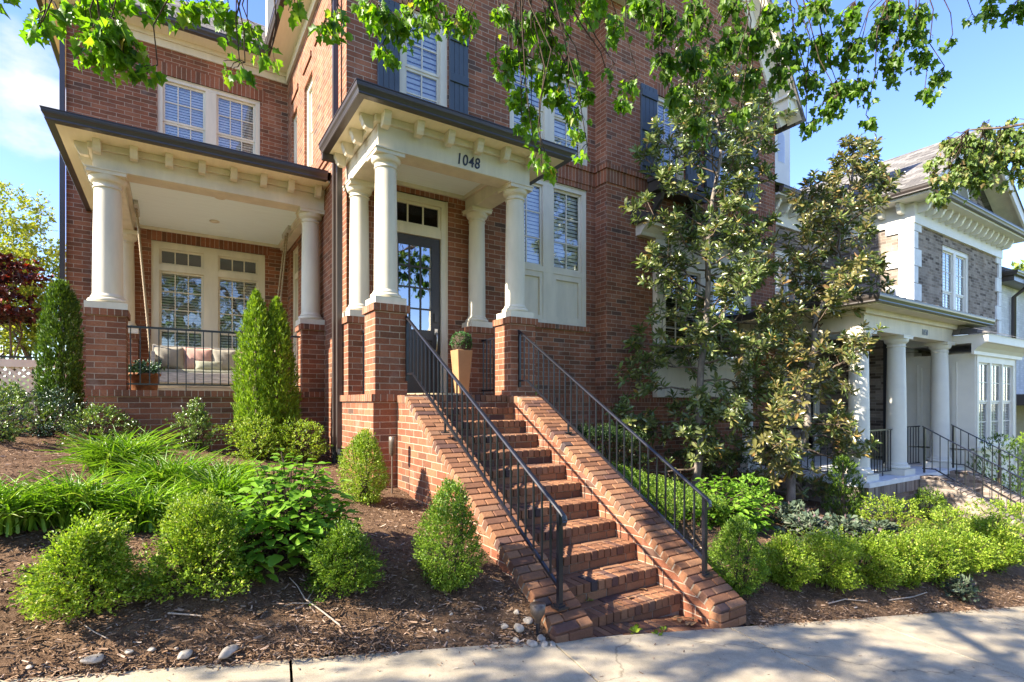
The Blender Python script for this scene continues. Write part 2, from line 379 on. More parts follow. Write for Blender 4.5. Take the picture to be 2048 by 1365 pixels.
def leaves(C, D, Nn, S, tmpl):
    C = np.asarray(C); D = nrm(np.asarray(D)); Nn = np.asarray(Nn)
    U = nrm(np.cross(D, Nn)); H = np.cross(U, D)
    TV, TF = tmpl; S = np.asarray(S).reshape(-1, 1, 1)
    V = C[:, None, :] + S * (TV[None, :, 0:1] * U[:, None, :] + TV[None, :, 1:2] * D[:, None, :] + TV[None, :, 2:3] * H[:, None, :])
    k = len(TV); F = TF[None] + (np.arange(len(C)) * k)[:, None, None]
    return V.reshape(-1, 3), F.reshape(-1, 3)
def rnd_unit(rg, n): return nrm(rg.normal(size=(n, 3)))
def tips_to_leaves(rg, tips, dirs, per, ls, twig=.10, spread=.9, up=.25, tmpl=TD, lsv=.3, jit=.01):
    n = len(tips)
    t = rg.random((n, per)) ** .8
    base = tips[:, None, :] - dirs[:, None, :] * (t * twig)[:, :, None]
    base = base.reshape(-1, 3) + rg.normal(size=(n * per, 3)) * jit
    d = np.repeat(dirs, per, 0) + spread * rnd_unit(rg, n * per); d[:, 2] += up * .5
    nn = rnd_unit(rg, n * per) * .6 + np.array([0, 0, 1.]) * .8
    S = ls * (1 + lsv * rg.normal(size=n * per)).clip(.45, 1.7)
    return leaves(base, d, nn, S, tmpl)
def stems_mesh(name, segs, mat, parent, n=4):
    mb = MB()
    for pts, r in segs: mb.tube(pts, r, n)
    return mb.build(name, mat, parent)
# ------------------------------------------------------------- terrain
PRF = [(-200, 0), (0, 0), (.2, .13), (.64, .29), (.9, .37), (2.25, .60), (3.27, .72), (5.5, .83), (8, .87), (30, .9), (400, 1.2)]
def ze(x): return -1.757 - .12 * (max(-12, min(22, x)) - 2.36)
def ye(x): return 3.15 - .15 * (x - 2.36)
def gz(x, y):
    d = y - ye(x)
    for (a, b), (c, e) in zip(PRF, PRF[1:]):
        if d <= c: return ze(x) + b + (e - b) * (d - a) / (c - a)
    return ze(x) + 1.2

# ================================================================ SETTING
def build_setting():
    # ground sheet
    xs = np.array([-300, -120, -60, -35, -25, -20, -15, -12, -10, -8, -6, -4, -2, 0, 2, 4, 6, 8, 10, 12, 14, 16, 18, 20, 22, 24, 28, 35, 60, 120, 300.])
    ys = np.array([-300, -120, -60, -30, -15, -10, -8, -6, -4, -2, 0, 1, 2, 3, 4, 5, 6, 7, 8, 9, 10, 11, 12, 13, 14, 16, 20, 30, 60, 120, 300.])
    V = []
    for x in xs:
        for y in ys:
            inside = -7.5 < x < 25 and ye(x) - 1 < y < 12.6
            z = gz(x, y) - (.45 if inside else .03) - (.02 if y < ye(x) else 0)
            if y > 60: z += (y - 60) * .04
            V.append((x, y, z))
    n = len(ys); F = np.array([(i * n + j, (i + 1) * n + j, (i + 1) * n + j + 1, i * n + j + 1) for i in range(len(xs) - 1) for j in range(n - 1)])
    meta(npmesh('ground', np.array(V), F, EARTH, smooth=True), kind='structure')
    # mulch bed
    xs = np.concatenate([np.arange(-8, -2.4, .4), np.arange(-2.4, 8.4, .07), np.arange(8.4, 25, .25)])
    ts = np.concatenate([np.arange(0, 1, .06), np.arange(1, 7, .1), np.arange(7, 10.2, .3)])
    rg = np.random.default_rng(3)
    V = []
    for x in xs:
        for t in ts:
            y = ye(x) + .012 * math.sin(x * 9) + .02 * math.sin(x * 23 + 1) + t
            w = min(1, t / .15)
            z = gz(x, y) + w * (.018 * math.sin(3.1 * x + 1.7 * y) + .014 * math.sin(7 * y - 4 * x) + rg.normal() * .007) - (1 - w) * .012
            V.append((x, y, z))
    n = len(ts); F = []
    for i in range(len(xs) - 1):
        for j in range(n - 1):
            cx = xs[i] + .03; cy = ye(xs[i]) + ts[j]
            if 2.40 < cx < 4.30 and cy < 6.45: continue
            F.append((i * n + j, (i + 1) * n + j, (i + 1) * n + j + 1, i * n + j + 1))
    meta(npmesh('mulch_bed', np.array(V), np.array(F), MULCH, smooth=True), kind='structure')
    # sidewalk slabs
    mb = MB(); ex, ey = 1 / math.hypot(1, .15), -.15 / math.hypot(1, .15); W = 2.0
    def P(x, w, dz=0):   # x along edge, w toward the street
        return Vector((x + ey * w, ye(x) - ex * w, ze(x) + dz))
    js = [.6 + 1.75 * k for k in range(-5, 14)]
    for k, (a, b) in enumerate(zip(js, js[1:])):
        g0 = .008 if abs(a - .6) < .01 else .008
        a += g0; b -= (.008 if abs(b - .6) < .01 else .008)
        m = 6
        for i in range(m):
            p, q = a + (b - a) * i / m, a + (b - a) * (i + 1) / m
            mb.face([P(p, 0), P(q, 0), P(q, W), P(p, W)], (0, 0, 1))
            for w0 in (0, W): mb.face([P(p, w0), P(q, w0), P(q, w0, -.12), P(p, w0, -.12)])
        for xx in (a, b): mb.face([P(xx, 0), P(xx, W), P(xx, W, -.12), P(xx, 0, -.12)])
    meta(mb.build('sidewalk', CONC), kind='structure')
    mb = MB()
    for a in np.arange(-40, 60, 4.):
        mb.face([P(a, 4.2, -.14), P(a + 4, 4.2, -.14), P(a + 4, 12, -.14), P(a, 12, -.14)], (0, 0, 1))
    meta(mb.build('road', CONC), kind='structure')  # unseen road; pale concrete chosen to bounce light up to the soffits
    mb = MB()
    for a in np.arange(-40, 60, 4.):
        mb.prism([(4.05, -.3), (4.2, -.3), (4.2, .0), (4.05, .01)], lambda w, z: P(a, w, z), lambda w, z: P(a + 3.99, w, z))
    meta(mb.build('kerb', CONC, recalc=True), kind='structure')
build_setting()

# ================================================================ HOUSE
XS, YM, YB, YK = 2.16, 7.9, 7.572, 12.6
def wall(mb, axis, P, a0, a1, z0, z1, ops=(), depth=.14, mi=0):
    T = (lambda a, b, z: (a, P + b, z)) if axis == 'Y' else (lambda a, b, z: (P + b, a, z))
    hint = (0, -1, 0) if axis == 'Y' else (-1, 0, 0)
    A = sorted({a0, a1, *[v for o in ops for v in o[:2] if a0 < v < a1]}); Z = sorted({z0, z1, *[v for o in ops for v in o[2:4] if z0 < v < z1]})
    for i in range(len(A) - 1):
        for j in range(len(Z) - 1):
            ca, cz = (A[i] + A[i + 1]) / 2, (Z[j] + Z[j + 1]) / 2
            if any(o[0] < ca < o[1] and o[2] < cz < o[3] for o in ops): continue
            mb.face([T(A[i], 0, Z[j]), T(A[i + 1], 0, Z[j]), T(A[i + 1], 0, Z[j + 1]), T(A[i], 0, Z[j + 1])], hint, mi)
    for a, b, c, d in ops:
        for q, h in (([(a, 0, c), (a, depth, c), (a, depth, d), (a, 0, d)], (1, 0, 0) if axis == 'Y' else (0, 1, 0)),
                     ([(b, 0, c), (b, depth, c), (b, depth, d), (b, 0, d)], (-1, 0, 0) if axis == 'Y' else (0, -1, 0)),
                     ([(a, 0, d), (b, 0, d), (b, depth, d), (a, depth, d)], (0, 0, -1)), ([(a, 0, c), (b, 0, c), (b, depth, c), (a, depth, c)], (0, 0, 1))):
            mb.face([T(*p) for p in q], h, mi)
def window(root, axis, P, a0, a1, z0, z1, nu=1, cols=3, rows=2, mull=.16, cas=.085, transom=None, meet=True, b0=.035, frame=None, panel=None, slat=.055, tilt=1.25, gl=None, rows2=None, name='window', blind=True):
    """casing, sashes with glazing bars, panes and blinds, in (a along wall, b inward, z)"""
    T = (lambda a, b, z: (a, P + b, z)) if axis == 'Y' else (lambda a, b, z: (P + b, a, z))
    fm = MB(); pm = MB(); bm_ = MB(); dk = MB()
    def B(a, b): fm.box(a, b, T=T)
    B((a0, b0, z0), (a0 + cas, b0 + .11, z1)); B((a1 - cas, b0, z0), (a1, b0 + .11, z1))
    B((a0 + cas, b0, z1 - cas), (a1 - cas, b0 + .11, z1)); B((a0 + cas, b0 - .015, z0), (a1 - cas, b0 + .11, z0 + cas * .7))
    # back-band: a thin raised lip round the casing
    for x in (a0, a1 - .02): B((x, b0 - .012, z0), (x + .02, b0 - .001, z1))
    B((a0 + .02, b0 - .012, z1 - .02), (a1 - .02, b0 - .001, z1))
    zb = z0 + cas * .7; zt = z1 - cas
    if panel:
        zp = panel
        B((a0 + cas, b0 + .002, zp - .10), (a1 - cas, b0 + .10, zp)); 
        B((a0 + cas, b0 + .05, zb), (a1 - cas, b0 + .09, zp - .10))
        for zz0, zz1 in ((zb, zb + .08), (zp - .20, zp - .10)): B((a0 + cas, b0 + .015, zz0), (a1 - cas, b0 + .049, zz1))
        zlow = zp
    else: zlow = zb
    w = (a1 - a0 - 2 * cas - mull * (nu - 1)) / nu
    for u in range(nu):
        l = a0 + cas + u * (w + mull); r = l + w
        if u: B((l - mull, b0 + .003, zb), (l, b0 + .11, zt))
        if panel:
            B((l, b0 + .015, zb + .08), (l + .07, b0 + .049, zp - .2)); B((r - .07, b0 + .015, zb + .08), (r, b0 + .049, zp - .2))
        zones = []
        if transom:
            B((l, b0 + .005, transom - .06), (r, b0 + .10, transom + .06))
            zones.append((transom + .06, zt, cols, 1)); top = transom - .06
        else: top = zt
        if meet:
            zm = (zlow + top) / 2
            zones += [(zm + .0, top, cols, rows), (zlow, zm, cols, rows2 or rows)]
        else: zones.append((zlow, top, cols, rows))
        for k, (c, d, nc, nr) in enumerate(zones):
            s = .042; bb = b0 + (.045 if k == 0 or not meet else .06)
            B((l, bb, c), (l + s, bb + .035, d)); B((r - s, bb, c), (r, bb + .035, d))
            B((l + s, bb, c), (r - s, bb + .035, c + s)); B((l + s, bb, d - s), (r - s, bb + .035, d))
            iw = (r - l - 2 * s); ih = d - c - 2 * s
            for i in range(1, nc): B((l + s + iw * i / nc - .010, bb + .004, c + s), (l + s + iw * i / nc + .010, bb + .031, d - s))
            for i in range(1, nr): B((l + s, bb + .005, c + s + ih * i / nr - .010), (r - s, bb + .030, c + s + ih * i / nr + .010))
            pm.face([T(l + s, bb + .017, c + s), T(r - s, bb + .017, c + s), T(r - s, bb + .017, d - s), T(l + s, bb + .017, d - s)], (0, -1, 0) if axis == 'Y' else (-1, 0, 0))
        if blind and slat:
            z = zlow + .03; h = slat * .45
            while z < top - .03:
                o = (h * math.cos(tilt)); q = h * math.sin(tilt)
                bm_.face([T(l + .004, b0 + .118 - o, z - q), T(r - .004, b0 + .118 - o, z - q), T(r - .004, b0 + .118 + o, z + q), T(l + .004, b0 + .118 + o, z + q)])
                z += slat
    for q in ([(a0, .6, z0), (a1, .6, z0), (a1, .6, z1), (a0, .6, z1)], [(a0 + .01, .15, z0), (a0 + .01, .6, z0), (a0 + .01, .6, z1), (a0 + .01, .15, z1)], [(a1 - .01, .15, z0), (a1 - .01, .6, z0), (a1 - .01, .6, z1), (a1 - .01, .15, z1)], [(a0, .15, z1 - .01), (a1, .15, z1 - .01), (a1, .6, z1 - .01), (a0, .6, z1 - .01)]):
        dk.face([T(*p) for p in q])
    f = fm.build(name, frame or CREAM, root)
    pm.build('pane', gl or GLASS, f)
    if bm_.f: bm_.build('blind', BLIND, f)
    dk.build('dark_interior', DARK, f)
    return f
def shutter(root, P, a0, a1, z0, z1):
    mb = MB(); n = 4; w = (a1 - a0) / n
    for i in range(n): mb.box((a0 + i * w + .004, P - .045, z0), (a0 + (i + 1) * w - .004, P - .015, z1))
    mb.box((a0, P - .035, z0 + .01), (a1, P - .006, z1 - .01))
    h = z1 - z0
    for f in (.12, .52, .90): mb.box((a0 + .003, P - .07, z0 + h * f - .07), (a1 - .003, P - .046, z0 + h * f + .07))
    return mb.build('shutter', SLATE, root, bevel=.004, seg=1)
def column(root, x, y, z0, z1, r0, r1, pl=.09, mat=None):
    mat = mat or CREAM; H = z1 - z0; m = MB()
    zb, zt = z0 + pl, z1 - .07
    prof = []
    sh0, sh1 = zb + r0 * .75, zt - r1 * 1.05
    for i in range(15):
        t = i / 14; r = r0 - (r0 - r1) * (t ** 1.8); prof.append((r, sh0 + (sh1 - sh0) * t))
    m.lathe(prof, x, y, 36, False)
    c = m.build('column', mat, root)
    b = MB(); q = r0 * 1.36
    b.box((x - q, y - q, z0), (x + q, y + q, zb))
    b2 = []
    R0 = r0 * 1.33; hh = r0 * .42
    for i in range(9):
        a = -math.pi / 2 + math.pi * i / 8; b2.append((R0 - hh / 2 + hh / 2 * math.cos(a), zb + hh / 2 + hh / 2 * math.sin(a)))
    b2 += [(r0 * 1.12, zb + hh), (r0 * 1.12, zb + hh + r0 * .12), (r0 * 1.05, zb + hh + r0 * .22), (r0, zb + r0 * .75 + .001)]
    b.lathe(b2, x, y, 36, False); b.build('column_base', mat, c)
    k = MB(); q1 = r1 * 1.42
    k.box((x - q1, y - q1, zt), (x + q1, y + q1, z1))
    k.box((x - q1 - .012, y - q1 - .012, z1 - .022), (x + q1 + .012, y + q1 + .012, z1 - .001))
    p = [(r1, sh1 - .001), (r1 * 1.10, sh1 + .003), (r1 * 1.12, sh1 + r1 * .10), (r1 * 1.03, sh1 + r1 * .16), (r1 * 1.03, sh1 + r1 * .42), (r1 * 1.10, sh1 + r1 * .46)]
    for i in range(7):
        a = i / 6 * math.pi / 2; p.append((r1 * (1.10 + .30 * math.sin(a)), sh1 + r1 * (.50 + .55 * (1 - math.cos(a)))))
    k.lathe(p, x, y, 36, False); k.build('capital', mat, c)
    return c
def pier(root, x0, x1, y0, y1, z0, z1, mats=None):
    mats = mats or [BRICK, SOLDIER]; m = MB()
    m.box((x0, y0, z0), (x1, y1, z1 - .09))
    m.box((x0 - .028, y0 - .028, z1 - .09), (x1 + .028, y1 + .028, z1), 1, vmid=True)
    return m.build('pier', mats, root)
def gutter(root, path, prof, mat=None, name='gutter'):
    """path: list of (x,y,nx,ny) outward unit offsets already mitred"""
    P = [[(x + o * nx, y + o * ny, z) for o, z in prof] for x, y, nx, ny in path]
    m = MB()
    for i in range(len(P) - 1):
        for j in range(len(prof) - 1):
            m.face([P[i][j], P[i + 1][j], P[i + 1][j + 1], P[i][j + 1]])
    for e in (P[0], P[-1]): m.face(e)
    return m.build(name, mat or BROWN, root, recalc=True)
GP = [(0, 0), (.085, 0), (.092, .012), (.088, .03), (.10, .055), (.118, .08), (.122, .105), (.122, .128), (.13, .128), (.13, .138), (0, .138)]
def gprof(z): return [(o, z + h) for o, h in GP]
def bracket(root, axis, P, a, z1, h=.165, d=.15, w=.09, mat=None):
    """modillion: S-profile block below the soffit; axis Y faces -Y, axis X faces -X"""
    pr = [(0, -h), (0, 0), (-d, 0), (-d, -h * .30), (-d * .86, -h * .52), (-d * .80, -h * .72), (-d * .62, -h * .95), (-d * .35, -h)]
    if axis == 'Y': f = lambda s: (lambda b, z: (a + s * w / 2, P + b, z1 + z))
    else: f = lambda s: (lambda b, z: (P + b, a + s * w / 2, z1 + z))
    m = MB(); m.prism(pr, f(-1), f(1)); return m.build('bracket', mat or CREAM, root, recalc=True)

house = thing('brick_house', 'red brick townhouse with cream columned entry portico and swing porch, numbered 1048', 'house', (XS, YM, -1.6))
def build_house():
    H = house
    # ---- walls
    m = MB()
    wall(m, 'Y', YM, XS, 6.976, -2.3, 9.4, [(2.72, 3.81, .10, 3.28), (4.975, 6.77, 1.45, 4.10), (2.976, 3.80, 4.45, 6.20), (5.0, 6.80, 4.56, 6.22)])
    m.build('wall', BRICK, H)
    m = MB()
    wall(m, 'X', XS, YM, 15, -1.6, 7.25, [(11.45, 12.2, .3, 3.25), (10.1, 10.85, .3, 3.25), (11.55, 12.15, 4.35, 6.08), (10.15, 10.85, 4.35, 6.08)])
    m.build('wall', BRICK, H)
    m = MB()
    wall(m, 'Y', YK, -1.635, XS, -1.2, 7.25, [(-.241, 1.60, 4.75, 6.50), (-.345, 1.70, .2, 3.19)])
    wall(m, 'X', -1.635, YK, 19, -1.2, 7.25)
    m.build('wall', BRICK, H)
    m = MB()
    wall(m, 'X', 6.976, YB, YM, -2.8, 9)
    wall(m, 'Y', YB, 6.976, 12.545, -3.3, 7.6, [(8.22, 11.36, .10, 3.45), (8.35, 9.20, 4.62, 6.30), (10.32, 11.30, 4.62, 6.30)])
    m.face([(6.976, YB, 7.6), (12.545, YB, 7.6), (9.76, YB, 12.2)], (0, -1, 0))
    m.build('wall', BRICK, H)
    # right end wall of the projecting bay
    m = MB(); m.face([(12.545, YB, -3.3), (12.545, 15, -3.3), (12.545, 15, 7.6), (12.545, YB, 7.6)], (1, 0, 0)); m.build('wall', BRICK, H)
    # ---- belt course and water table
    m = MB()
    m.box((4.98, YM - .022, 4.20), (6.976, YM + .02, 4.455), vmid=True); m.box((4.98, YM - .05, 4.455), (6.976, YM + .02, 4.545), vmid=True)
    m.box((4.98, YM - .006, 4.10), (6.97, YM + .02, 4.20), vmid=True)
    m.box((6.954, YB - .022, 4.20), (12.55, YB + .02, 4.455), vmid=True); m.box((6.926, YB - .05, 4.455), (12.57, YB + .02, 4.545), vmid=True)
    m.box((6.954, YB + .02, 4.20), (7.0, YM - .022, 4.455), vmid=True); m.box((6.926, YB + .02, 4.455), (7.0, YM - .05, 4.545), vmid=True)
    m.build('belt_course', SOLDIER, H)
    m = MB()
    m.box((4.5, YM - .04, .0), (6.976, YM + .02, .085), vmid=True); m.box((6.936, YB - .04, .0), (12.58, YB + .02, .085), vmid=True); m.box((6.936, YB + .02, .0), (7.0, YM - .04, .085), vmid=True)
    m.box((4.93, YM - .05, 1.36), (6.82, YM + .02, 1.448), vmid=True)
    m.build('water_table', SOLDIER, H)
    m = MB()
    m.box((4.5, YM - .03, -2.6), (6.976, YM + .02, 0)); m.box((6.946, YB - .03, -3.2), (12.57, YB + .02, 0)); m.box((6.946, YB + .02, -3.2), (7.0, YM - .03, 0))
    m.build('foundation_wall', BRICK, H)
    # soldier lintels over the windows
    for axis, P, a, b, z in (('Y', YK, -.345, 1.70, 6.50), ('Y', YK, -.42, 1.78, 3.19), ('Y', YM, 2.55, 4.0, 3.28), ('Y', YM, 2.95, 3.83, 6.20), ('Y', YM, 4.95, 6.85, 6.22), ('Y', YB, 8.3, 9.25, 6.30), ('Y', YB, 10.27, 11.35, 6.30)):
        m = MB(); m.box((a, P - .006, z), (b, P + .03, z + .24), vmid=True)
        m.build('window_lintel', SOLDIER, H)
    # recessed panel lines high on the side wall
    for y0, y1, z0, z1 in ((9.0, 9.9, 6.35, 6.45), (10.2, 10.9, 6.35, 6.45), (11.4, 12.1, 6.35, 6.45), (8.3, 12.5, 4.05, 4.14), (8.3, 12.5, 3.93, 3.99)):
        m = MB(); m.box((XS - .03, y0, z0), (XS + .02, y1, z1), vmid=True)
        m.build('brick_band', SOLDIER, H)
    # ---- windows
    window(H, 'Y', YK, -.241, 1.60, 4.75, 6.50, 2, 3, 2, mull=.20)
    window(H, 'Y', YK, -.345, 1.70, .2, 3.19, 2, 3, 3, mull=.26, cas=.13, transom=2.68, tilt=1.0)
    window(H, 'Y', YM, 4.975, 6.77, 1.45, 4.10, 2, 2, 3, mull=.24, cas=.10, panel=2.50, meet=False, slat=.07)
    window(H, 'Y', YM, 2.976, 3.80, 4.45, 6.20, 1, 2, 2, cas=.11, slat=.085, tilt=1.3)
    window(H, 'Y', YM, 5.0, 6.80, 4.56, 6.22, 2, 2, 2, mull=.22, cas=.11, slat=.085, tilt=1.3)
    for a, b in ((11.45, 12.2), (10.1, 10.85)): window(H, 'X', XS, a, b, .3, 3.25, 1, 2, 3, cas=.10, transom=2.68, b0=.05)
    for a, b in ((11.55, 12.15), (10.15, 10.85)): window(H, 'X', XS, a, b, 4.35, 6.08, 1, 2, 2, cas=.09, b0=.06)
    window(H, 'Y', YB, 8.35, 9.20, 4.62, 6.30, 1, 3, 2, cas=.08, slat=.06)
    window(H, 'Y', YB, 10.32, 11.30, 4.62, 6.30, 1, 3, 2, cas=.08, slat=.06)
    for P, a, b, z0, z1 in ((YM, 2.62, 2.965, 4.4, 6.16), (YM, 3.815, 4.16, 4.4, 6.16), (YB, 7.87, 8.33, 4.57, 6.36), (YB, 9.22, 9.68, 4.57, 6.36), (YB, 9.84, 10.30, 4.57, 6.36), (YB, 11.32, 11.78, 4.57, 6.36)):
        shutter(H, P, a, b, z0, z1)
    # window box ledge under the shuttered window
    m = MB(); m.box((8.05, YB - .34, 4.20), (9.5, YB - .05, 4.44)); m.box((8.02, YB - .37, 4.40), (9.53, YB - .05, 4.47))
    for x in (8.25, 9.3): m.prism([(0, 4.2), (-.26, 4.2), (-.2, 4.05), (0, 3.85)], lambda b, z: (x - .04, YB + b - .02, z), lambda b, z: (x + .04, YB + b - .02, z))
    m.build('window_box', TINR, H, recalc=True)
    # ---- lower box bay
    window(H, 'Y', YB - .12, 8.22, 11.36, .10, 3.02, 2, 3, 3, mull=.42, cas=.26, panel=.95, b0=.0, slat=.10, tilt=.3)
    m = MB(); m.box((8.20, YB - .125, 3.02), (11.38, YB, 3.30))
    m.prism([(0, 3.30), (-.13, 3.30), (-.17, 3.36), (-.27, 3.44), (-.34, 3.46), (-.34, 3.52), (0, 3.52)], lambda b, z: (7.75, YB + b, z), lambda b, z: (11.83, YB + b, z))
    m.build('bay_cornice', CREAM, H, recalc=True)
    m = MB(); m.prism([(0, 3.86), (0, 3.525), (-.40, 3.525), (-.42, 3.60)], lambda b, z: (7.62, YB + b, z), lambda b, z: (11.96, YB + b, z))
    m.build('bay_roof', TINR, H, recalc=True)
    # ---- front gable trim (right bay) and eave returns
    def rake(x0, z0, x1, z1, y0, y1, w, mat, nm):
        v = Vector((x1 - x0, 0, z1 - z0)).normalized(); nn = Vector((v.z, 0, -v.x)) * w
        if nn.z > 0: nn = -nn
        m = MB(); m.prism([(0, 0), (1, 0), (1, 1), (0, 1)], lambda s, t: (x0 + (x1 - x0) * s + nn.x * t, y0, z0 + (z1 - z0) * s + nn.z * t), lambda s, t: (x0 + (x1 - x0) * s + nn.x * t, y1, z0 + (z1 - z0) * s + nn.z * t))
        return m.build(nm, mat, H, recalc=True)
    rake(9.76, 12.25, 12.98, 6.98, YB - .05, YB + .05, .30, WHITE, 'rake_board')
    rake(9.76, 12.28, 13.05, 6.95, YB - .40, YB - .055, .06, CREAM, 'rake_soffit')
    rake(9.76, 12.36, 13.12, 6.90, YB - .46, YB + 6, .07, SHINGLE, 'roof')
    m = MB(); m.box((12.50, YB - .36, 7.08), (12.95, YB + .2, 7.33)); m.box((12.42, YB - .42, 7.33), (13.05, YB + .2, 7.39)); m.build('eave_return', WHITE, H)
    m = MB(); m.box((6.6, YB - .5, 7.72), (7.45, YB + .3, 8.1)); m.box((6.5, YB - .55, 8.1), (7.55, YB + .3, 8.2)); m.build('eave_return', WHITE, H)
    # ---- rear wing roof, frieze, soffit, gutters
    m = MB(); m.box((-1.64, YK - .035, 7.02), (XS, YK + .05, 7.25)); m.box((-1.64, YK - .07, 7.16), (XS, YK - .035, 7.25)); m.build('frieze', CREAM, H)
    m = MB(); m.box((XS - .045, YM, 7.02), (XS + .03, YK - .07, 7.25)); m.build('frieze', CREAM, H)
    m = MB(); m.box((-1.98, 12.22, 7.25), (1.73, YK, 7.29)); m.box((-1.98, YK, 7.25), (-1.635, 19, 7.29)); m.box((1.73, 7.4, 7.25), (XS, YK, 7.29)); m.build('soffit', SOFF, H)
    gutter(H, [(1.73, 12.22, 0, -1), (-1.98, 12.22, -1, -1), (-1.98, 19, -1, 0)], gprof(7.25))
    gutter(H, [(1.73, 7.3, -1, 0), (1.73, 12.1, -1, 0)], gprof(7.25))
    m = MB(); E0 = (-2.05, 12.15, 7.38); 
    m.face([(-2.05, 12.15, 7.38), (XS, 12.15, 7.38), (XS, 14.9, 9.65), (.7, 14.9, 9.65)], (0, -1, 1)); m.face([(-2.05, 12.15, 7.38), (.7, 14.9, 9.65), (.7, 20, 9.65), (-2.05, 20, 7.38)], (-1, 0, 1))
    m.build('roof', SHINGLE, H)
    m = MB(); m.face([(1.66, 7.3, 7.38), (1.66, 15, 7.38), (4.2, 15, 9.6), (4.2, 7.3, 9.6)], (-1, 0, 1)); m.face([(4.2, 7.3, 9.6), (4.2, 15, 9.6), (6.976, 15, 9.6), (6.976, 7.3, 9.6)], (0, 0, 1)); m.build('roof', SHINGLE, H)
    # small wall dormer seen above the side eave
    m = MB(); m.box((1.70, 12.3, 7.62), (1.92, 12.5, 11)); f = m.build('dormer', CREAM, H)
    m = MB(); m.box((1.92, 12.25, 7.5), (2.14, 13.6, 11)); m.build('dormer_wall', BRICK, f)
    # ---- downspouts
    def pipe(pts, w=.075, mat=BROWN, nm='downspout'):
        m = MB(); pts = [Vector(p) for p in pts]; h = w / 2
        rows = []
        for p in pts: rows.append([p + Vector(q) for q in ((-h, -h, 0), (h, -h, 0), (h, h, 0), (-h, h, 0))])
        m.grid(rows, False, False, True); return m.build(nm, mat, H)
    pipe([(2.07, 8.18, 7.3), (2.07, 8.18, -.70)]); pipe([(2.04, 7.84, 3.45), (2.04, 7.84, -.72)])
    m = MB(); m.box((1.80, 7.80, 3.46), (2.08, 7.88, 3.545)); m.build('downspout_elbow', BROWN, H)
    pipe([(-1.68, 12.56, 7.3), (-1.68, 12.56, -.6)]); pipe([(-1.19, 12.5, 3.6), (-1.19, 12.5, .3)], .09)
    for x, y in ((2.07, 8.16), (2.05, 7.78)):
        m = MB(); pts = []; rr = []
        z = -.66
        while z > -1.0: pts += [(x, y, z), (x, y, z - .012)]; rr += [.056, .047]; z -= .024
        m.tube(pts, rr, 12); m.build('drain_pipe', PLASTIC, H)
    # ---- entry portico
    m = MB()
    m.box((2.07, 6.385, -2.0), (4.52, YM, 0.012)); m.box((2.04, 6.355, .012), (2.62, 6.62, .10), 1, vmid=True); m.box((2.04, 6.62, .012), (2.40, YM - .01, .10), 1, vmid=True)
    m.box((2.40, 6.62, .012), (4.55, YM - .01, .098)); m.box((2.62, 6.40, .012), (4.0, 6.62, .097)); m.box((4.0, 6.355, .012), (4.55, 6.62, .10), 1, vmid=True)
    m.build('portico_floor', [BRICK, SOLDIER], H)
    for x0, x1, y0, y1 in ((2.095, 2.51, 6.39, 6.81), (4.06, 4.49, 6.39, 6.82), (2.095, 2.51, 7.57, 7.905), (4.04, 4.47, 7.57, 7.905)):
        pier(H, x0, x1, y0, y1, .10, 1.22)
    for x, y in ((2.303, 6.60), (4.275, 6.605)): column(H, x, y, 1.222, 3.17, .148, .132)
    for x, y in ((2.303, 7.74), (4.255, 7.74)): column(H, x, y, 1.222, 3.17, .142, .128)
    m = MB()
    m.box((2.15, 6.45, 3.172), (4.43, 6.75, 3.55)); m.box((2.15, 6.75, 3.172), (2.46, YM, 3.55)); m.box((4.12, 6.75, 3.172), (4.43, YM, 3.55))
    m.box((2.10, 6.40, 3.46), (4.48, 6.45, 3.55)); m.box((2.10, 6.45, 3.46), (2.15, YM, 3.55)); m.box((4.43, 6.45, 3.46), (4.48, YM, 3.55))
    m.build('beam', CREAM, H, bevel=.006, seg=1)
    m = MB(); m.box((2.46, 6.75, 3.42), (4.12, YM, 3.46)); m.build('porch_ceiling', CEIL, H)
    m = MB()
    for q in (((2.46, 6.75), (4.12, 6.80)), ((2.46, 6.80), (2.51, YM)), ((4.07, 6.80), (4.12, YM)), ((2.51, YM - .05), (4.07, YM - .001))): m.box((*q[0], 3.36), (*q[1], 3.419))
    m.build('ceiling_moulding', CREAM, H)
    m = MB(); m.box((1.89, 6.17, 3.55), (4.86, YM, 3.58)); m.build('soffit', SOFF, H)
    gutter(H, [(1.89, YM, -1, 0), (1.89, 6.17, -1, -1), (4.86, 6.17, 1, -1), (4.86, YM, 1, 0)], gprof(3.548))
    m = MB(); z = 3.68
    m.face([(1.80, 6.08, z), (4.95, 6.08, z), (4.0, YM, 4.1), (2.75, YM, 4.1)], (0, -1, 1)); m.face([(1.80, 6.08, z), (2.75, YM, 4.1), (1.80, YM, z)], (-1, 0, 1)); m.face([(4.95, 6.08, z), (4.0, YM, 4.1), (4.95, YM, z)], (1, 0, 1))
    m.build('portico_roof', TINR, H)
    for x in (2.213, 2.645, 3.077, 3.51, 3.94, 4.37): bracket(H, 'Y', 6.40, x, 3.549)
    for y in (6.52, 6.95, 7.37, 7.76): bracket(H, 'X', 2.10, y, 3.549)
    for txt, x, y, z, sz, par in (('1048', 3.225, 6.447, 3.225, .21, H),):
        lettering(txt, x, y, z, sz, par)
    # ---- door
    m = MB()
    for a, b in (((2.72, 7.93, .10), (2.83, 8.04, 3.28)), ((3.70, 7.93, .10), (3.81, 8.04, 3.28)), ((2.83, 7.93, 3.18), (3.70, 8.04, 3.28)), ((2.83, 7.94, 2.66), (3.70, 8.03, 2.80)), ((2.83, 7.95, .10), (3.70, 8.06, .135)), ((2.72, 7.915, .10), (2.745, 7.93, 3.28)), ((3.785, 7.915, .10), (3.81, 7.93, 3.28))): m.box(a, b)
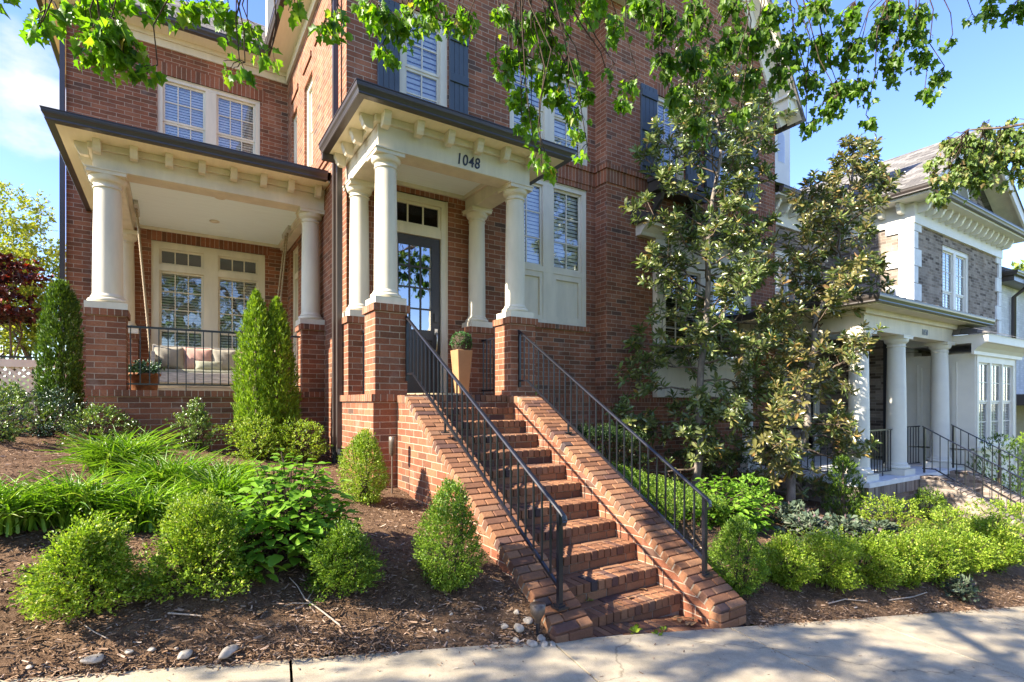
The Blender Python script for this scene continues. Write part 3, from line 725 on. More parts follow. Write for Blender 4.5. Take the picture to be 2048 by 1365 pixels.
    for x in (2.83, 3.655): m.box((x, 7.955, 2.80), (x + .045, 7.99, 3.18))
    m.box((2.875, 7.955, 2.80), (3.655, 7.99, 2.845)); m.box((2.875, 7.955, 3.135), (3.655, 7.99, 3.18))
    for i in (1, 2): m.box((2.875 + .26 * i - .011, 7.96, 2.845), (2.875 + .26 * i + .011, 7.986, 3.135))
    f = m.build('door_frame', CREAM, H)
    m = MB(); m.face([(2.875, 7.975, 2.845), (3.655, 7.975, 2.845), (3.655, 7.975, 3.135), (2.875, 7.975, 3.135)], (0, -1, 0)); m.build('pane', GLASST, f)
    m = MB()
    for a, b in (((2.84, .14), (2.985, 2.65)), ((3.545, .14), (3.69, 2.65)), ((2.985, .14), (3.545, .36)), ((2.985, 2.50), (3.545, 2.65)), ((2.985, 1.0), (3.545, 1.16))): m.box((a[0], 7.965, a[1]), (b[0], 8.01, b[1]))
    m.box((2.985, 7.985, .36), (3.545, 8.0, 1.0)); m.box((3.06, 7.972, .44), (3.47, 7.99, .92))
    for i in (1, 2): m.box((2.985 + .56 * i / 3 - .012, 7.97, 1.16), (2.985 + .56 * i / 3 + .012, 8.0, 2.50))
    for i in (1, 2, 3): m.box((2.985, 7.971, 1.16 + 1.34 * i / 4 - .012), (3.545, 7.999, 1.16 + 1.34 * i / 4 + .012))
    d = m.build('door', DOORP, H)
    m = MB(); m.face([(2.985, 7.986, 1.16), (3.545, 7.986, 1.16), (3.545, 7.986, 2.5), (2.985, 7.986, 2.5)], (0, -1, 0)); m.build('door_glass', GLASSD, d)
    m = MB(); m.tube([(3.615, 7.965, 1.13), (3.615, 7.92, 1.12), (3.615, 7.90, 1.05), (3.615, 7.905, .92), (3.615, 7.93, .84), (3.615, 7.965, .81)], .012, 8)
    m.box((3.59, 7.945, 1.09), (3.64, 7.966, 1.19)); m.box((3.595, 7.945, .78), (3.635, 7.966, .85)); m.build('handle', NICKEL, d)
    m = MB(); m.box((3.585, 7.94, 1.30), (3.645, 7.966, 1.44)); m.build('keypad_lock', BLACKM, d)
    m = MB(); m.face([(2.3, 8.6, .1), (5.4, 8.6, .1), (5.4, 8.6, 4.2), (2.3, 8.6, 4.2)], (0, -1, 0)); m.face([(5.4, 8.6, .1), (5.4, 8.06, .1), (5.4, 8.06, 4.2), (5.4, 8.6, 4.2)]); m.face([(2.3, 8.06, 4.2), (5.4, 8.06, 4.2), (5.4, 8.6, 4.2), (2.3, 8.6, 4.2)]); m.build('dark_interior', DARK, d)
    # ---- side porch
    m = MB()
    m.box((-.965, 9.20, -1.4), (XS, 9.48, .085)); m.box((-.965, 9.48, -1.4), (-.66, YK, .085))
    m.box((-.995, 9.17, .085), (XS, 9.50, .172), 1, vmid=True); m.box((-.995, 9.50, .085), (-.63, YK, .172), 1, vmid=True)
    m.build('porch_wall', [BRICK, SOLDIER], H)
    m = MB(); m.box((-.66, 9.48, -.2), (XS, YK, .04)); m.build('porch_floor', CONC, H)  # hidden floor; pale concrete chosen to bounce light onto the porch ceiling
    for x0, x1, y0, y1 in ((-.984, -.544, 9.195, 9.645), (1.80, 2.165, 9.195, 9.645), (-.984, -.544, 12.3, YK + .01)): pier(H, x0, x1, y0, y1, .17, 1.29)
    column(H, -.764, 9.42, 1.292, 3.225, .178, .158); column(H, 1.975, 9.42, 1.292, 3.225, .150, .135); column(H, -.764, 12.45, 1.292, 3.225, .170, .152)
    m = MB()
    m.box((-.92, 9.25, 3.227), (XS, 9.58, 3.56)); m.box((-.92, 9.58, 3.227), (-.61, YK, 3.56))
    m.box((-.97, 9.20, 3.47), (XS, 9.25, 3.56)); m.box((-.97, 9.25, 3.47), (-.92, YK, 3.56)); m.box((2.0, 9.58, 3.34), (XS, YK, 3.56))
    m.build('beam', CREAM, H, bevel=.006, seg=1)
    m = MB(); m.box((-.61, 9.58, 3.44), (2.0, YK, 3.48)); m.build('porch_ceiling', CEIL, H)
    m = MB()
    for q in (((-.61, 9.58), (2.0, 9.63)), ((-.61, 9.63), (-.56, YK)), ((1.95, 9.63), (2.0, YK)), ((-.56, YK - .05), (1.95, YK - .001))): m.box((*q[0], 3.38), (*q[1], 3.439))
    m.build('ceiling_moulding', CREAM, H)
    for x, y in ((.68, 10.15), (.68, 11.55)):
        m = MB(); m.lathe([(.085, 3.439), (.085, 3.425), (.062, 3.422), (.055, 3.436)], x, y, 20, False); f = m.build('recessed_light', CREAM, H)
        m = MB(); m.lathe([(.056, 3.437), (.056, 3.434)], x, y, 20, True); m.build('lamp_lens', LITE, f)
    m = MB(); m.box((-1.26, 8.87, 3.56), (XS, YK, 3.59)); m.build('soffit', SOFF, H)
    gutter(H, [(-1.26, YK, -1, 0), (-1.26, 8.87, -1, -1), (2.10, 8.87, 0, -1)], gprof(3.559))
    m = MB(); m.face([(-1.36, 8.78, 3.69), (XS, 8.78, 3.69), (XS, 12.6, 4.45), (.9, 12.6, 4.45)], (0, -1, 1)); m.face([(-1.36, 8.78, 3.69), (.9, 12.6, 4.45), (-1.36, 12.6, 3.69)], (-1, 0, 1)); m.build('porch_roof', TINR, H)
    for x in (-.86, -.45, -.035, .375, .795, 1.21, 1.615, 2.03): bracket(H, 'Y', 9.20, x, 3.559)
    for y in (9.33, 9.75, 10.2, 10.65, 11.1, 11.55, 12.0): bracket(H, 'X', -.97, y, 3.559)
def lettering(txt, x, y, z, size, par, mat=None, sx=.82, depth=.012, shear=.12):
    c = bpy.data.curves.new('house_number', 'FONT'); c.body = txt; c.size = size; c.extrude = depth / 2; c.shear = shear; c.space_character = 1.08; c.offset = .0015
    t = bpy.data.objects.new('tmp_text', c); COL.objects.link(t)
    dg = bpy.context.evaluated_depsgraph_get(); me = bpy.data.meshes.new_from_object(t.evaluated_get(dg))
    bpy.data.objects.remove(t)
    o0 = ORG[par.name]
    M = Matrix.Translation(Vector((x, y, z)) - o0) @ Matrix.Rotation(R(90), 4, 'X') @ Matrix.Diagonal((sx, 1, 1, 1))
    me.transform(M); me.materials.clear(); me.materials.append(mat or BLACKM)
    o = bpy.data.objects.new('house_number', me); COL.objects.link(o); o.parent = par; ORG[o.name] = o0
    return o
build_house()

# ================================================================ FRONT STEPS
def brickrow(m, rg, origin, ux, uy, uz, n, pitch, size, gap=.008, jit=.003):
    """n bricks along ux; size=(along ux, along uy, along uz)"""
    o = Vector(origin); ux, uy, uz = Vector(ux), Vector(uy), Vector(uz)
    for i in range(n):
        j = [rg.uniform(-jit, jit) for _ in range(4)]
        b = o + ux * (pitch * i + gap / 2) + uy * j[0] + uz * j[1]
        w = min(size[0], pitch - gap)
        def T(a, c, d): return b + ux * a + uy * c + uz * (d + j[2] * a / w)
        m.box((0, 0, 0), (w, size[1], size[2]), T=T)
def build_steps():
    rg = random.Random(5)
    S = thing('front_steps', 'red brick front stairway between sloping brick cheek walls, climbing to the front door', 'steps', (3.35, 3.1, -1.9))
    X0, X1 = 2.72, 3.985
    nose = lambda k: 6.392 if k == 0 else 6.50 - .288 * k
    for k in range(0, 12):
        yk = nose(k); zt = .10 - .1702 * k; m = MB(); b = MB()
        if k == 0: yk = 6.385
        n = 15; p = (X1 - X0) / n
        brickrow(m, rg, (X0, yk - .012, zt - .088), (1, 0, 0), (0, 1, 0), (0, 0, 1), n, p, (p, .20, .088), .009, .003)
        if k: brickrow(m, rg, (X0, yk + .196, zt - .07), (1, 0, 0), (0, 1, 0), (0, 0, 1), 5, (X1 - X0) / 5, (.3, .10, .07), .010, .003)
        brickrow(m, rg, (X0 - rg.uniform(0, .1), yk + .004, zt - .172), (1, 0, 0), (0, 1, 0), (0, 0, 1), 6, .242, (.24, .10, .074), .010, .002)
        o = m.build('step', BUNIT, S, bevel=.007, seg=2)
        b.box((X0, yk + .012, zt - .30), (X1, yk + .32, zt - .008)); b.build('mortar_bed', MORTAR, o)
    # landing pad at the foot
    m = MB()
    def pz(x): return ze(x) - .022
    for row in range(3):
        y0 = 3.345 - .205 * (row + 1)
        for i in range(15):
            a = X0 + .0845 * i; b = a + .0765
            if y0 + .1 < ye((a + b) / 2) - .01: continue
            j = rg.uniform(-.003, .003); y1 = y0 + .197
            yb = max(y0, ye(a) + .008)
            P = [(a, yb, pz(a) + j), (b, yb, pz(b) + j), (b, y1, pz(b) + j), (a, y1, pz(a) + j)]
            m.face(P, (0, 0, 1))
            for q in range(4):
                A, B = P[q], P[(q + 1) % 4]
                m.face([A, B, (B[0], B[1], B[2] - .06), (A[0], A[1], A[2] - .06)])
    pad = m.build('landing_pad', BUNIT, S, bevel=.006, seg=2, recalc=True)
    m = MB(); m.face([(X0, 2.9, pz(X0) - .008), (X1, 2.75, pz(X1) - .008), (X1, 3.36, pz(X1) - .008), (X0, 3.36, pz(X0) - .008)], (0, 0, 1)); m.build('mortar_bed', MORTAR, pad)
    # cheek walls
    SL = .592; yt = 6.10
    for x0, x1, yend, zb in ((2.36, 2.72, 3.13, -2.2), (3.985, 4.355, 2.93, -2.4)):
        m = MB(); th = .095
        top = lambda y: (.085 if y > yt else .085 - SL * (yt - y)) - th
        poly = [(6.384, zb), (6.384, top(6.3)), (yt, top(yt)), (yend + .06, top(yend + .06)), (yend + .06, zb)]
        m.prism(poly, lambda y, z: (x0 + .012, y, z), lambda y, z: (x1 - .012, y, z))
        cw = m.build('cheek_wall', BRICK, S, recalc=True)
        c = MB(); c2 = MB()
        ln = math.hypot(1, SL); ux = Vector((0, -1 / ln, -SL / ln)); uz = Vector((0, -SL / ln, 1 / ln))
        w = x1 - x0; tot = (yt - yend) * ln; n = int(tot / .0835)
        for i in range(n):
            o = Vector((x0, yt, .085 - th)) + ux * (i * tot / n)
            cut = w * (.36 if i % 2 else .64)
            for a, b in ((0, cut), (cut, w)):
                j = rg.uniform(-.003, .003); k = rg.uniform(-.003, .003)
                def T(p, q, r): return o + Vector((p, 0, 0)) + ux * q + uz * (r + j)
                c.box((a + .004 + (k if a == 0 else 0), .005, 0), (b - .004 + (k if a else 0), tot / n - .005, th + rg.uniform(-.003, .003)), T=T)
        # flat bricks at the top and squared stone end at the foot
        for i in range(3):
            y1 = 6.384 - i * .093
            for a, b in ((0, w * .5), (w * .5, w)): c.box((x0 + a + .004, y1 - .088, .085 - th), (x0 + b - .004, y1, .085 + rg.uniform(-.002, .002)))
        zt = .085 - SL * (yt - yend) - .02
        for r in range(5):
            z1 = zt - r * .083 - .02
            cut = w * (.68 if r % 2 else .34)
            for a, b in ((0, cut), (cut, w)): c.box((x0 + a + .003, yend - .035 + rg.uniform(-.003, .003), z1 - .074), (x0 + b - .003, yend + .09, z1))
        c.build('wall_coping', BUNIT, cw, bevel=.009, seg=2)
        ln2 = MB()
        poly = [(6.382, top(6.3) + .0), (6.382, top(6.3) + th - .012), (yt, top(yt) + th - .012), (yend + .02, top(yend + .02) + th - .012), (yend + .02, zb), (yend + .055, zb), (yend + .055, top(yend + .055) + .001)]
        ln2.prism([(6.382, top(6.3)), (6.382, top(6.3) + th - .013), (yt, top(yt) + th - .013), (yend + .0, top(yend) + th - .013), (yend + .0, zb), (yend + .07, zb), (yend + .07, top(yend + .07)), (yt, top(yt))], lambda y, z: (x0 + .008, y, z), lambda y, z: (x1 - .008, y, z))
        ln2.build('mortar_bed', MORTAR, cw, recalc=True)
build_steps()

# ---------------------------------------------------------------- railings
def sqbar(m, p, q, w):
    p, q = Vector(p), Vector(q); d = (q - p).normalized()
    s = Vector((1, 0, 0)) if abs(d.x) < .5 else Vector((0, 1, 0))
    a = d.cross(s).normalized() * w / 2; b = d.cross(a).normalized() * w / 2
    m.grid([[p + a + b, p + a - b, p - a - b, p - a + b], [q + a + b, q + a - b, q - a - b, q - a + b]], False, False, True)
    m.face([p + a + b, p + a - b, p - a - b, p - a + b], -d); m.face([q + a + b, q + a - b, q - a - b, q - a + b], d)
def stair_rail(x, label, ytop, ztop, ybot, zpb, slope, n, hook=True, top_post=True, flat=.22, mat=None, h=.70):
    """railing descending toward -Y"""
    Rl = thing('stair_railing', label, 'railing', (x, ybot, zpb), 'iron railings on the front steps' if x < 6 else 'iron railings on the far steps')
    y1 = ytop; zt = lambda y: ztop - slope * (y1 - y)
    m = MB(); w = .042
    sec = [(-.021, 0), (.021, 0), (.024, .010), (.016, .020), (0, .024), (-.016, .020), (-.024, .010)]
    path = [(y1, zt(y1)), (ybot - .03, zt(ybot - .03))]
    if hook: path += [(ybot - .055, zt(ybot - .03) - .02), (ybot - .065, zt(ybot - .03) - .055), (ybot - .05, zt(ybot - .03) - .085)]
    rows = [[(x + a, y, z + b) for a, b in sec] for y, z in path]
    m.grid(rows, False, False, True); m.face(rows[0]); m.face(rows[-1])
    m.build('handrail', BLACKM, Rl, recalc=True)
    bz = lambda y: min(zt(y) - h + .10, zt(y1) - h + .10 - slope * (y1 - flat - y))
    bz = lambda y: (zt(y1 - flat) - (h - .115)) if y > y1 - flat else zt(y) - (h - .115)
    m = MB(); sqbar(m, (x, y1, bz(y1)), (x, y1 - flat, bz(y1)), .022); sqbar(m, (x, y1 - flat, bz(y1)), (x, ybot, bz(ybot)), .024); m.build('bottom_rail', BLACKM, Rl)
    m = MB(); sqbar(m, (x, ybot, zpb + .02), (x, ybot, zt(ybot)), .036); f = m.build('post', BLACKM, Rl)
    m = MB(); m.box((x - .05, ybot - .05, zpb), (x + .05, ybot + .05, zpb + .018)); m.box((x - .032, ybot - .032, zpb + .018), (x + .032, ybot + .032, zpb + .035)); m.build('base_plate', BLACKM, f)
    if top_post:
        m = MB(); sqbar(m, (x, y1 - .03, bz(y1) - .09), (x, y1 - .03, zt(y1 - .03)), .032); m.build('post', BLACKM, Rl)
    for fr in (.36,):
        y = y1 + (ybot - y1) * fr; m = MB(); sqbar(m, (x, y, bz(y) - .13), (x, y, bz(y)), .02); m.box((x - .035, y - .035, bz(y) - .135), (x + .035, y + .035, bz(y) - .12)); m.build('foot', BLACKM, Rl)
    for i in range(1, n):
        y = y1 - .03 + (ybot - y1 + .03) * i / n; m = MB(); sqbar(m, (x, y, bz(y)), (x, y, zt(y)), .014); m.build('baluster', BLACKM, Rl)
    return Rl
stair_rail(2.50, 'black iron railing on the left cheek wall of the front steps', 6.40, 1.075, 3.235, -1.575, .604, 27)
stair_rail(4.20, 'black iron railing on the right cheek wall of the front steps', 6.40, 1.025, 3.225, -1.62, .604, 27)
def flat_rail(label, A, B, z0, z1, n, group='iron porch railings', thick=.03, hatch=False):
    A = Vector((*A, 0)); B = Vector((*B, 0))
    Rl = thing('porch_railing', label, 'railing', ((A.x + B.x) / 2, (A.y + B.y) / 2, z0), group)
    m = MB(); sqbar(m, A + Vector((0, 0, z1)), B + Vector((0, 0, z1)), thick); m.build('top_rail', BLACKM, Rl)
    m = MB(); sqbar(m, A + Vector((0, 0, z0 + .09)), B + Vector((0, 0, z0 + .09)), .022); m.build('bottom_rail', BLACKM, Rl)
    for i in range(n + 1):
        p = A + (B - A) * (i + .35) / (n + .7); m = MB(); low = z0 if i % 6 == 0 else z0 + .09
        sqbar(m, p + Vector((0, 0, low)), p + Vector((0, 0, z1)), .014); m.build('baluster', BLACKM, Rl)
    return Rl
flat_rail('long black iron railing along the front of the swing porch', (-.54, 9.36), (1.80, 9.36), .173, 1.085, 20)
flat_rail('black iron railing on the open left side of the swing porch', (-.76, 9.65), (-.76, 12.3), .173, 1.085, 20)
flat_rail('short black iron railing between the left portico piers', (2.30, 6.81), (2.30, 7.57), .10, 1.0, 6)
flat_rail('short black iron railing between the right portico piers behind the topiary', (4.26, 6.82), (4.26, 7.57), .10, 1.0, 6)

# ================================================================ THINGS ON THE PORCHES
def cushion(name, label, cat, loc, w, h, d, mat, tilt=-12, rz=0, group='cushions on the porch swing'):
    o = thing(name, label, cat, loc, group)
    m = MB(); n = 12; rows = []
    for i in range(n + 1):
        u = -1 + 2 * i / n; r = []
        for k in range(2 * n):
            j = k if k <= n else 2 * n - k; s = 1 if k <= n else -1
            v = -1 + 2 * j / n
            f = (max(0, 1 - abs(u) ** 2.6) * max(0, 1 - abs(v) ** 2.6)) ** .55
            cx = 1 - .09 * (1 - v * v) ; cz = 1 - .09 * (1 - u * u)
            wr = .006 * math.sin(9 * u + 5 * v) * f
            r.append((u * w / 2 * cx, s * (d / 2 * f + wr), h / 2 + v * h / 2 * cz))
        rows.append(r)
    b0 = ORG[o.name]; m.grid([[tuple(Vector(p) + b0) for p in r] for r in rows], True, False, True)
    m.build('cover', mat, o)
    o.rotation_euler = (R(tilt), 0, R(rz)); return o
def rope(root, name, p, q, r=.017):
    m = MB(); p, q = Vector(p), Vector(q); L_ = (q - p).length; n = int(L_ / .02); pts = [p + (q - p) * i / n for i in range(n + 1)]
    m.tube(pts, [r * (1 + .22 * math.sin(i * 2.1)) for i in range(n + 1)], 7); return m.build(name, ROPE, root)
def porch_items():
    # hanging day-bed swing
    x0, x1, y0, y1, zs = -.30, 1.62, 10.95, 11.8, .50
    S = thing('porch_swing', 'whitewashed wooden porch swing hanging on thick ropes from the porch ceiling', 'porch swing', ((x0 + x1) / 2, 11.4, .30))
    m = MB()
    for a, b in (((x0, y0, .34), (x1, y0 + .04, .52)), ((x0, y1 - .04, .34), (x1, y1, .52)), ((x0, y0 + .04, .34), (x0 + .04, y1 - .04, .52)), ((x1 - .04, y0 + .04, .34), (x1, y1 - .04, .52)), ((x0 + .04, y0 + .04, .44), (x1 - .04, y1 - .04, .48)), ((x0 - .02, y0 + .1, .27), (x1 + .02, y0 + .2, .338)), ((x0 - .02, y1 - .2, .27), (x1 + .02, y1 - .1, .338))): m.box(a, b)
    m.build('seat_frame', WWOOD, S, bevel=.005, seg=1)
    m = MB()
    for i in range(3): m.box((x0, y1 - .03, .56 + .17 * i), (x1, y1 + .0, .71 + .17 * i))
    for x in (x0, x1 - .06): m.box((x, y1 + .002, .36), (x + .06, y1 + .05, 1.07))
    m.build('backrest', WWOOD, S, bevel=.004, seg=1)
    for x in (x0, x1 - .05):
        m = MB(); m.box((x, y0, .82), (x + .05, y1 - .06, .87)); m.box((x, y0, .521), (x + .05, y0 + .05, .82)); m.box((x + .01, y0 + .05, .56), (x + .04, y1 - .06, .79)); m.build('armrest', WWOOD, S)
    for x, xt in ((x0 + .02, -.52), (x1 + .0, 1.93)):
        for y in (y0 + .12, y1 - .1): rope(S, 'rope', (x, y, .40), (xt, (y - 11.4) * .35 + 11.4, 3.36))
        m = MB(); m.box((xt - .03, 11.05, 3.36), (xt + .03, 11.75, 3.44)); m.build('ceiling_hanger', WWOOD, S)
    m = MB(); n = 16; rows = []
    for i in range(n + 1):
        u = i / n; r = []
        for k in range(16):
            a = 2 * math.pi * k / 16; ca, sa = math.cos(a), math.sin(a)
            e = 1 - .04 * max(0, abs(2 * u - 1) - .85) / .15
            r.append((x0 + .06 + (x1 - x0 - .12) * u, 11.36 + math.copysign(abs(ca) ** .35, ca) * .37 * e, .535 + math.copysign(abs(sa) ** .45, sa) * .055 * e + .004 * math.sin(u * 40)))
        rows.append(r)
    o = thing('seat_cushion', 'long sage green mattress cushion lying on the porch swing seat', 'cushion', (.66, 11.36, .48))
    m.grid(rows, True, False, True); m.face(rows[0], (-1, 0, 0)); m.face(rows[-1], (1, 0, 0)); m.build('cover', SAGEF, o)
    cushion('throw_pillow', 'leftmost taupe pillow leaning on the swing backrest', 'pillow', (-.03, 11.58, .59), .50, .46, .17, GREYF, -14, 8)
    cushion('throw_pillow', 'wide blush pink pillow between the two taupe pillows on the swing', 'pillow', (.42, 11.60, .59), .52, .46, .16, PINKF, -14, -4)
    cushion('throw_pillow', 'taupe pillow in the middle of the swing, right of the wide pink one', 'pillow', (.86, 11.60, .59), .48, .45, .17, GREYF, -14, 6)
    cushion('throw_pillow', 'blush pink pillow at the right end of the swing', 'pillow', (1.28, 11.59, .59), .48, .44, .16, PINKF, -14, -8)
    cushion('lumbar_pillow', 'small long sage lumbar pillow lying in front of the pink pillow', 'pillow', (.58, 11.36, .59), .46, .19, .13, SAGEF, -20, 3)
    # trailing pot by the porch railing
    P = thing('flower_pot', 'terracotta tub of blue-green ivy behind the porch railing', 'plant pot', (-.36, 9.85, .04))
    m = MB(); m.lathe([(.15, .04), (.20, .40), (.22, .40), (.22, .44), (.195, .44), (.18, .40)], -.36, 9.85, 24, True); m.build('pot', TERRA, P)
    rg = np.random.default_rng(11); n = 70; d = rnd_unit(rg, n); d[:, 2] = np.abs(d[:, 2]) * .9 - .15; d = nrm(d)
    tips = np.array([-.36, 9.85, .46]) + d * np.array([.30, .30, .24]) * (.6 + .4 * rg.random((n, 1)))
    V, F = tips_to_leaves(rg, tips, d, 14, .05, .14, .9, -.2, THOL); npmesh('foliage', V, F, LF['ivy'], P)
    # topiary in tall square planter
    P = thing('topiary_planter', 'clipped green ball in a tall tapering tan planter beside the front door', 'planter', (3.76, 7.33, .10))
    m = MB(); a0, a1, h = .080, .130, .70
    f0 = lambda s, z, k=0: [(3.76 + sx * s, 7.33 + sy * s, z) for sx, sy in ((-1, -1), (1, -1), (1, 1), (-1, 1))]
    A, B, C_, D_ = f0(a0, .102), f0(a1, .10 + h), f0(a1 - .022, .10 + h), f0(a1 - .03, .10 + h - .06)
    for p, q in ((A, B), (B, C_), (C_, D_)):
        for i in range(4): m.face([p[i], p[(i + 1) % 4], q[(i + 1) % 4], q[i]])
    m.face(A); m.face(D_); m.build('pot', TAN, P, bevel=.01, recalc=True)
    rg = np.random.default_rng(12); n = 800; d = rnd_unit(rg, n); tips = np.array([3.76, 7.33, .92]) + d * .150 * (1 + .02 * rg.normal(size=(n, 1)))
    V, F = tips_to_leaves(rg, tips, d, 7, .024, .03, 1.0, .1, TD); npmesh('foliage', V, F, LF['ball'], P)
    m = MB(); m.lathe([(.13, .80), (.15, .86), (.15, .98), (.09, 1.05)], 3.76, 7.33, 14); m.build('stem', TWIG, P)
    # half-round mat
    M_ = MB(); pts = [(3.26 + .46 * math.cos(math.pi * k / 24), 7.35 - .62 * math.sin(math.pi * k / 24)) for k in range(25)]
    M_.prism(pts, lambda x, y: (x, y, .102), lambda x, y: (x, y, .128))
    meta(M_.build('doormat', MATC, None, origin=(3.26, 7.2, .10), recalc=True), 'tan half-round coir doormat on the portico floor', 'doormat')
    # garden lights
    x, y = 2.17, 6.0; z = gz(x, y)
    o = thing('spot_light', 'bronze bullet spotlight on a stem beside the left cheek wall', 'garden light', (x, y, z))
    m = MB(); m.tube([(x, y, z - .05), (x, y, z + .46)], .010, 8); m.build('stake', LAMPM, o)
    m = MB(); m.tube([(x, y, z + .44), (x, y, z + .47), (x, y - .01, z + .60), (x, y - .012, z + .665), (x, y - .012, z + .668)], [.012, .036, .042, .044, .036], 16, cap=True); m.build('lamp_head', LAMPM, o)
    x, y = 2.27, 3.20; z = gz(x, y) - .02
    o = thing('path_light', 'weathered cup shaped garden light at the foot of the left cheek wall', 'garden light', (x, y, z))
    m = MB(); m.tube([(x, y, z - .03), (x, y, z + .13)], .016, 8); m.build('stake', BLACKM, o)
    m = MB(); m.tube([(x, y, z + .12), (x, y, z + .15), (x, y, z + .19), (x, y, z + .255), (x, y, z + .258), (x, y, z + .20)], [.018, .030, .052, .060, .054, .03], 18, cap=True); m.build('lamp_head', LAMPM, o)
    m = MB(); m.lathe([(.052, z + .245), (.052, z + .249)], x, y, 18); m.build('lamp_lens', LITE, o)
porch_items()

# ================================================================ PLANTS
def inside_shape(shape, d, w, h, t):
    """tip positions for unit dirs d in a plant of width w, height h"""
    if shape == 'egg':
        c = np.array([0, 0, h * .46]); rr = np.array([w / 2, w / 2, h * .54]); p = c + d * rr
        k = np.clip(1.12 - .55 * (p[:, 2] / h - .25), .55, 1.1); p[:, 0] *= k; p[:, 1] *= k
    elif shape == 'dome':
        d = d.copy(); d[:, 2] = np.abs(d[:, 2]) * 1.05 - .12; p = np.array([0, 0, h * .14]) + d * np.array([w / 2, w / 2, h * .86])
    elif shape == 'ball':
        p = np.array([0, 0, h * .5]) + d * np.array([w / 2, w / 2, h * .5])
    elif shape == 'box':
        q = d / np.max(np.abs(d), axis=1, keepdims=True); q = q * .75 + d * .25
        p = np.array([0, 0, h * .5]) + q * np.array([w / 2, w / 2, h * .5])
    elif shape == 'cone':
        z = (t ** 1.25); r = np.minimum(1, .60 + 2.2 * z) * (1 - z ** 1.7) ** .85
        a = np.arctan2(d[:, 1], d[:, 0]); p = np.stack([np.cos(a) * r * w / 2, np.sin(a) * r * w / 2, z * h], 1)
    return p
def shrub(name, label, cat, x, y, w, h, mat, shape='egg', n=420, per=9, ls=.03, twig=.08, seed=1, group=None, tmpl=TD, spread=.9, lump=.14, up=.35, stem=True, jag=.10, inner=.25, sink=.02, z=None, dx=1., loose=None, core=True):
    rg = np.random.default_rng(seed)
    zz = gz(x, y) - sink if z is None else z
    o = thing(name, label, cat, (x, y, zz), group)
    d = rnd_unit(rg, n); t = rg.random(n)
    p = inside_shape(shape, d, w, h, t)
    ph = rg.random(6) * 6.28
    lum = 1 + lump * (np.sin(p[:, 0] * 11 / w * .6 + ph[0]) * np.sin(p[:, 1] * 11 / w * .6 + ph[1]) + .7 * np.sin(p[:, 2] * 9 / h + ph[2] + 3 * p[:, 0] / w))
    rad = lum * (1 - np.abs(rg.normal(size=n)) * jag * .8 + jag * .4)
    rad = np.where(rg.random(n) < inner, rad * (.35 + .5 * rg.random(n)), rad)
    ax = np.array([0, 0, 1.]) * p[:, 2:3] * (.95 if shape == 'cone' else .5) + np.array([0, 0, h * (.02 if shape == 'cone' else .22)])
    tips = ax + (p - ax) * rad[:, None]; tips[:, 0] *= dx
    tips[:, 2] = np.maximum(tips[:, 2], .03)
    dirs = nrm(nrm(p - ax) + np.array([0, 0, up])); dirs = nrm(dirs + .35 * rnd_unit(rg, n))
    if loose:
        k = int(n * loose); e = rg.integers(0, n, k); tips[e] += dirs[e] * (h * .16 * rg.random((k, 1)))
    b0 = np.array(ORG[o.name])
    V, F = tips_to_leaves(rg, tips + b0, dirs, per, ls, twig, spread, .25, tmpl)
    npmesh('foliage', V, F, LF[mat], o)
    if stem:
        mb = MB(); base = Vector(b0)
        for i in rg.choice(n, min(n, 26), replace=False):
            q = Vector(tips[i]) + base; s = base + Vector((rg.normal() * .03, rg.normal() * .03, -.02))
            mid = s.lerp(q, .5) + Vector((rg.normal() * .03, rg.normal() * .03, .04))
            mb.tube([s, mid, q], [.010, .007, .003], 4)
        mb.build('stem', TWIG, o)
    return o
def dup(root, x, y, sc=(1, 1, 1), rz=0, label=None, z=None, sink=.02):
    r = root.copy(); COL.objects.link(r); r.location = (x, y, gz(x, y) - sink if z is None else z); r.rotation_euler = (0, 0, rz); r.scale = sc
    if label: r['label'] = label
    for c in root.children:
        k = c.copy(); COL.objects.link(k); k.parent = r
    return r

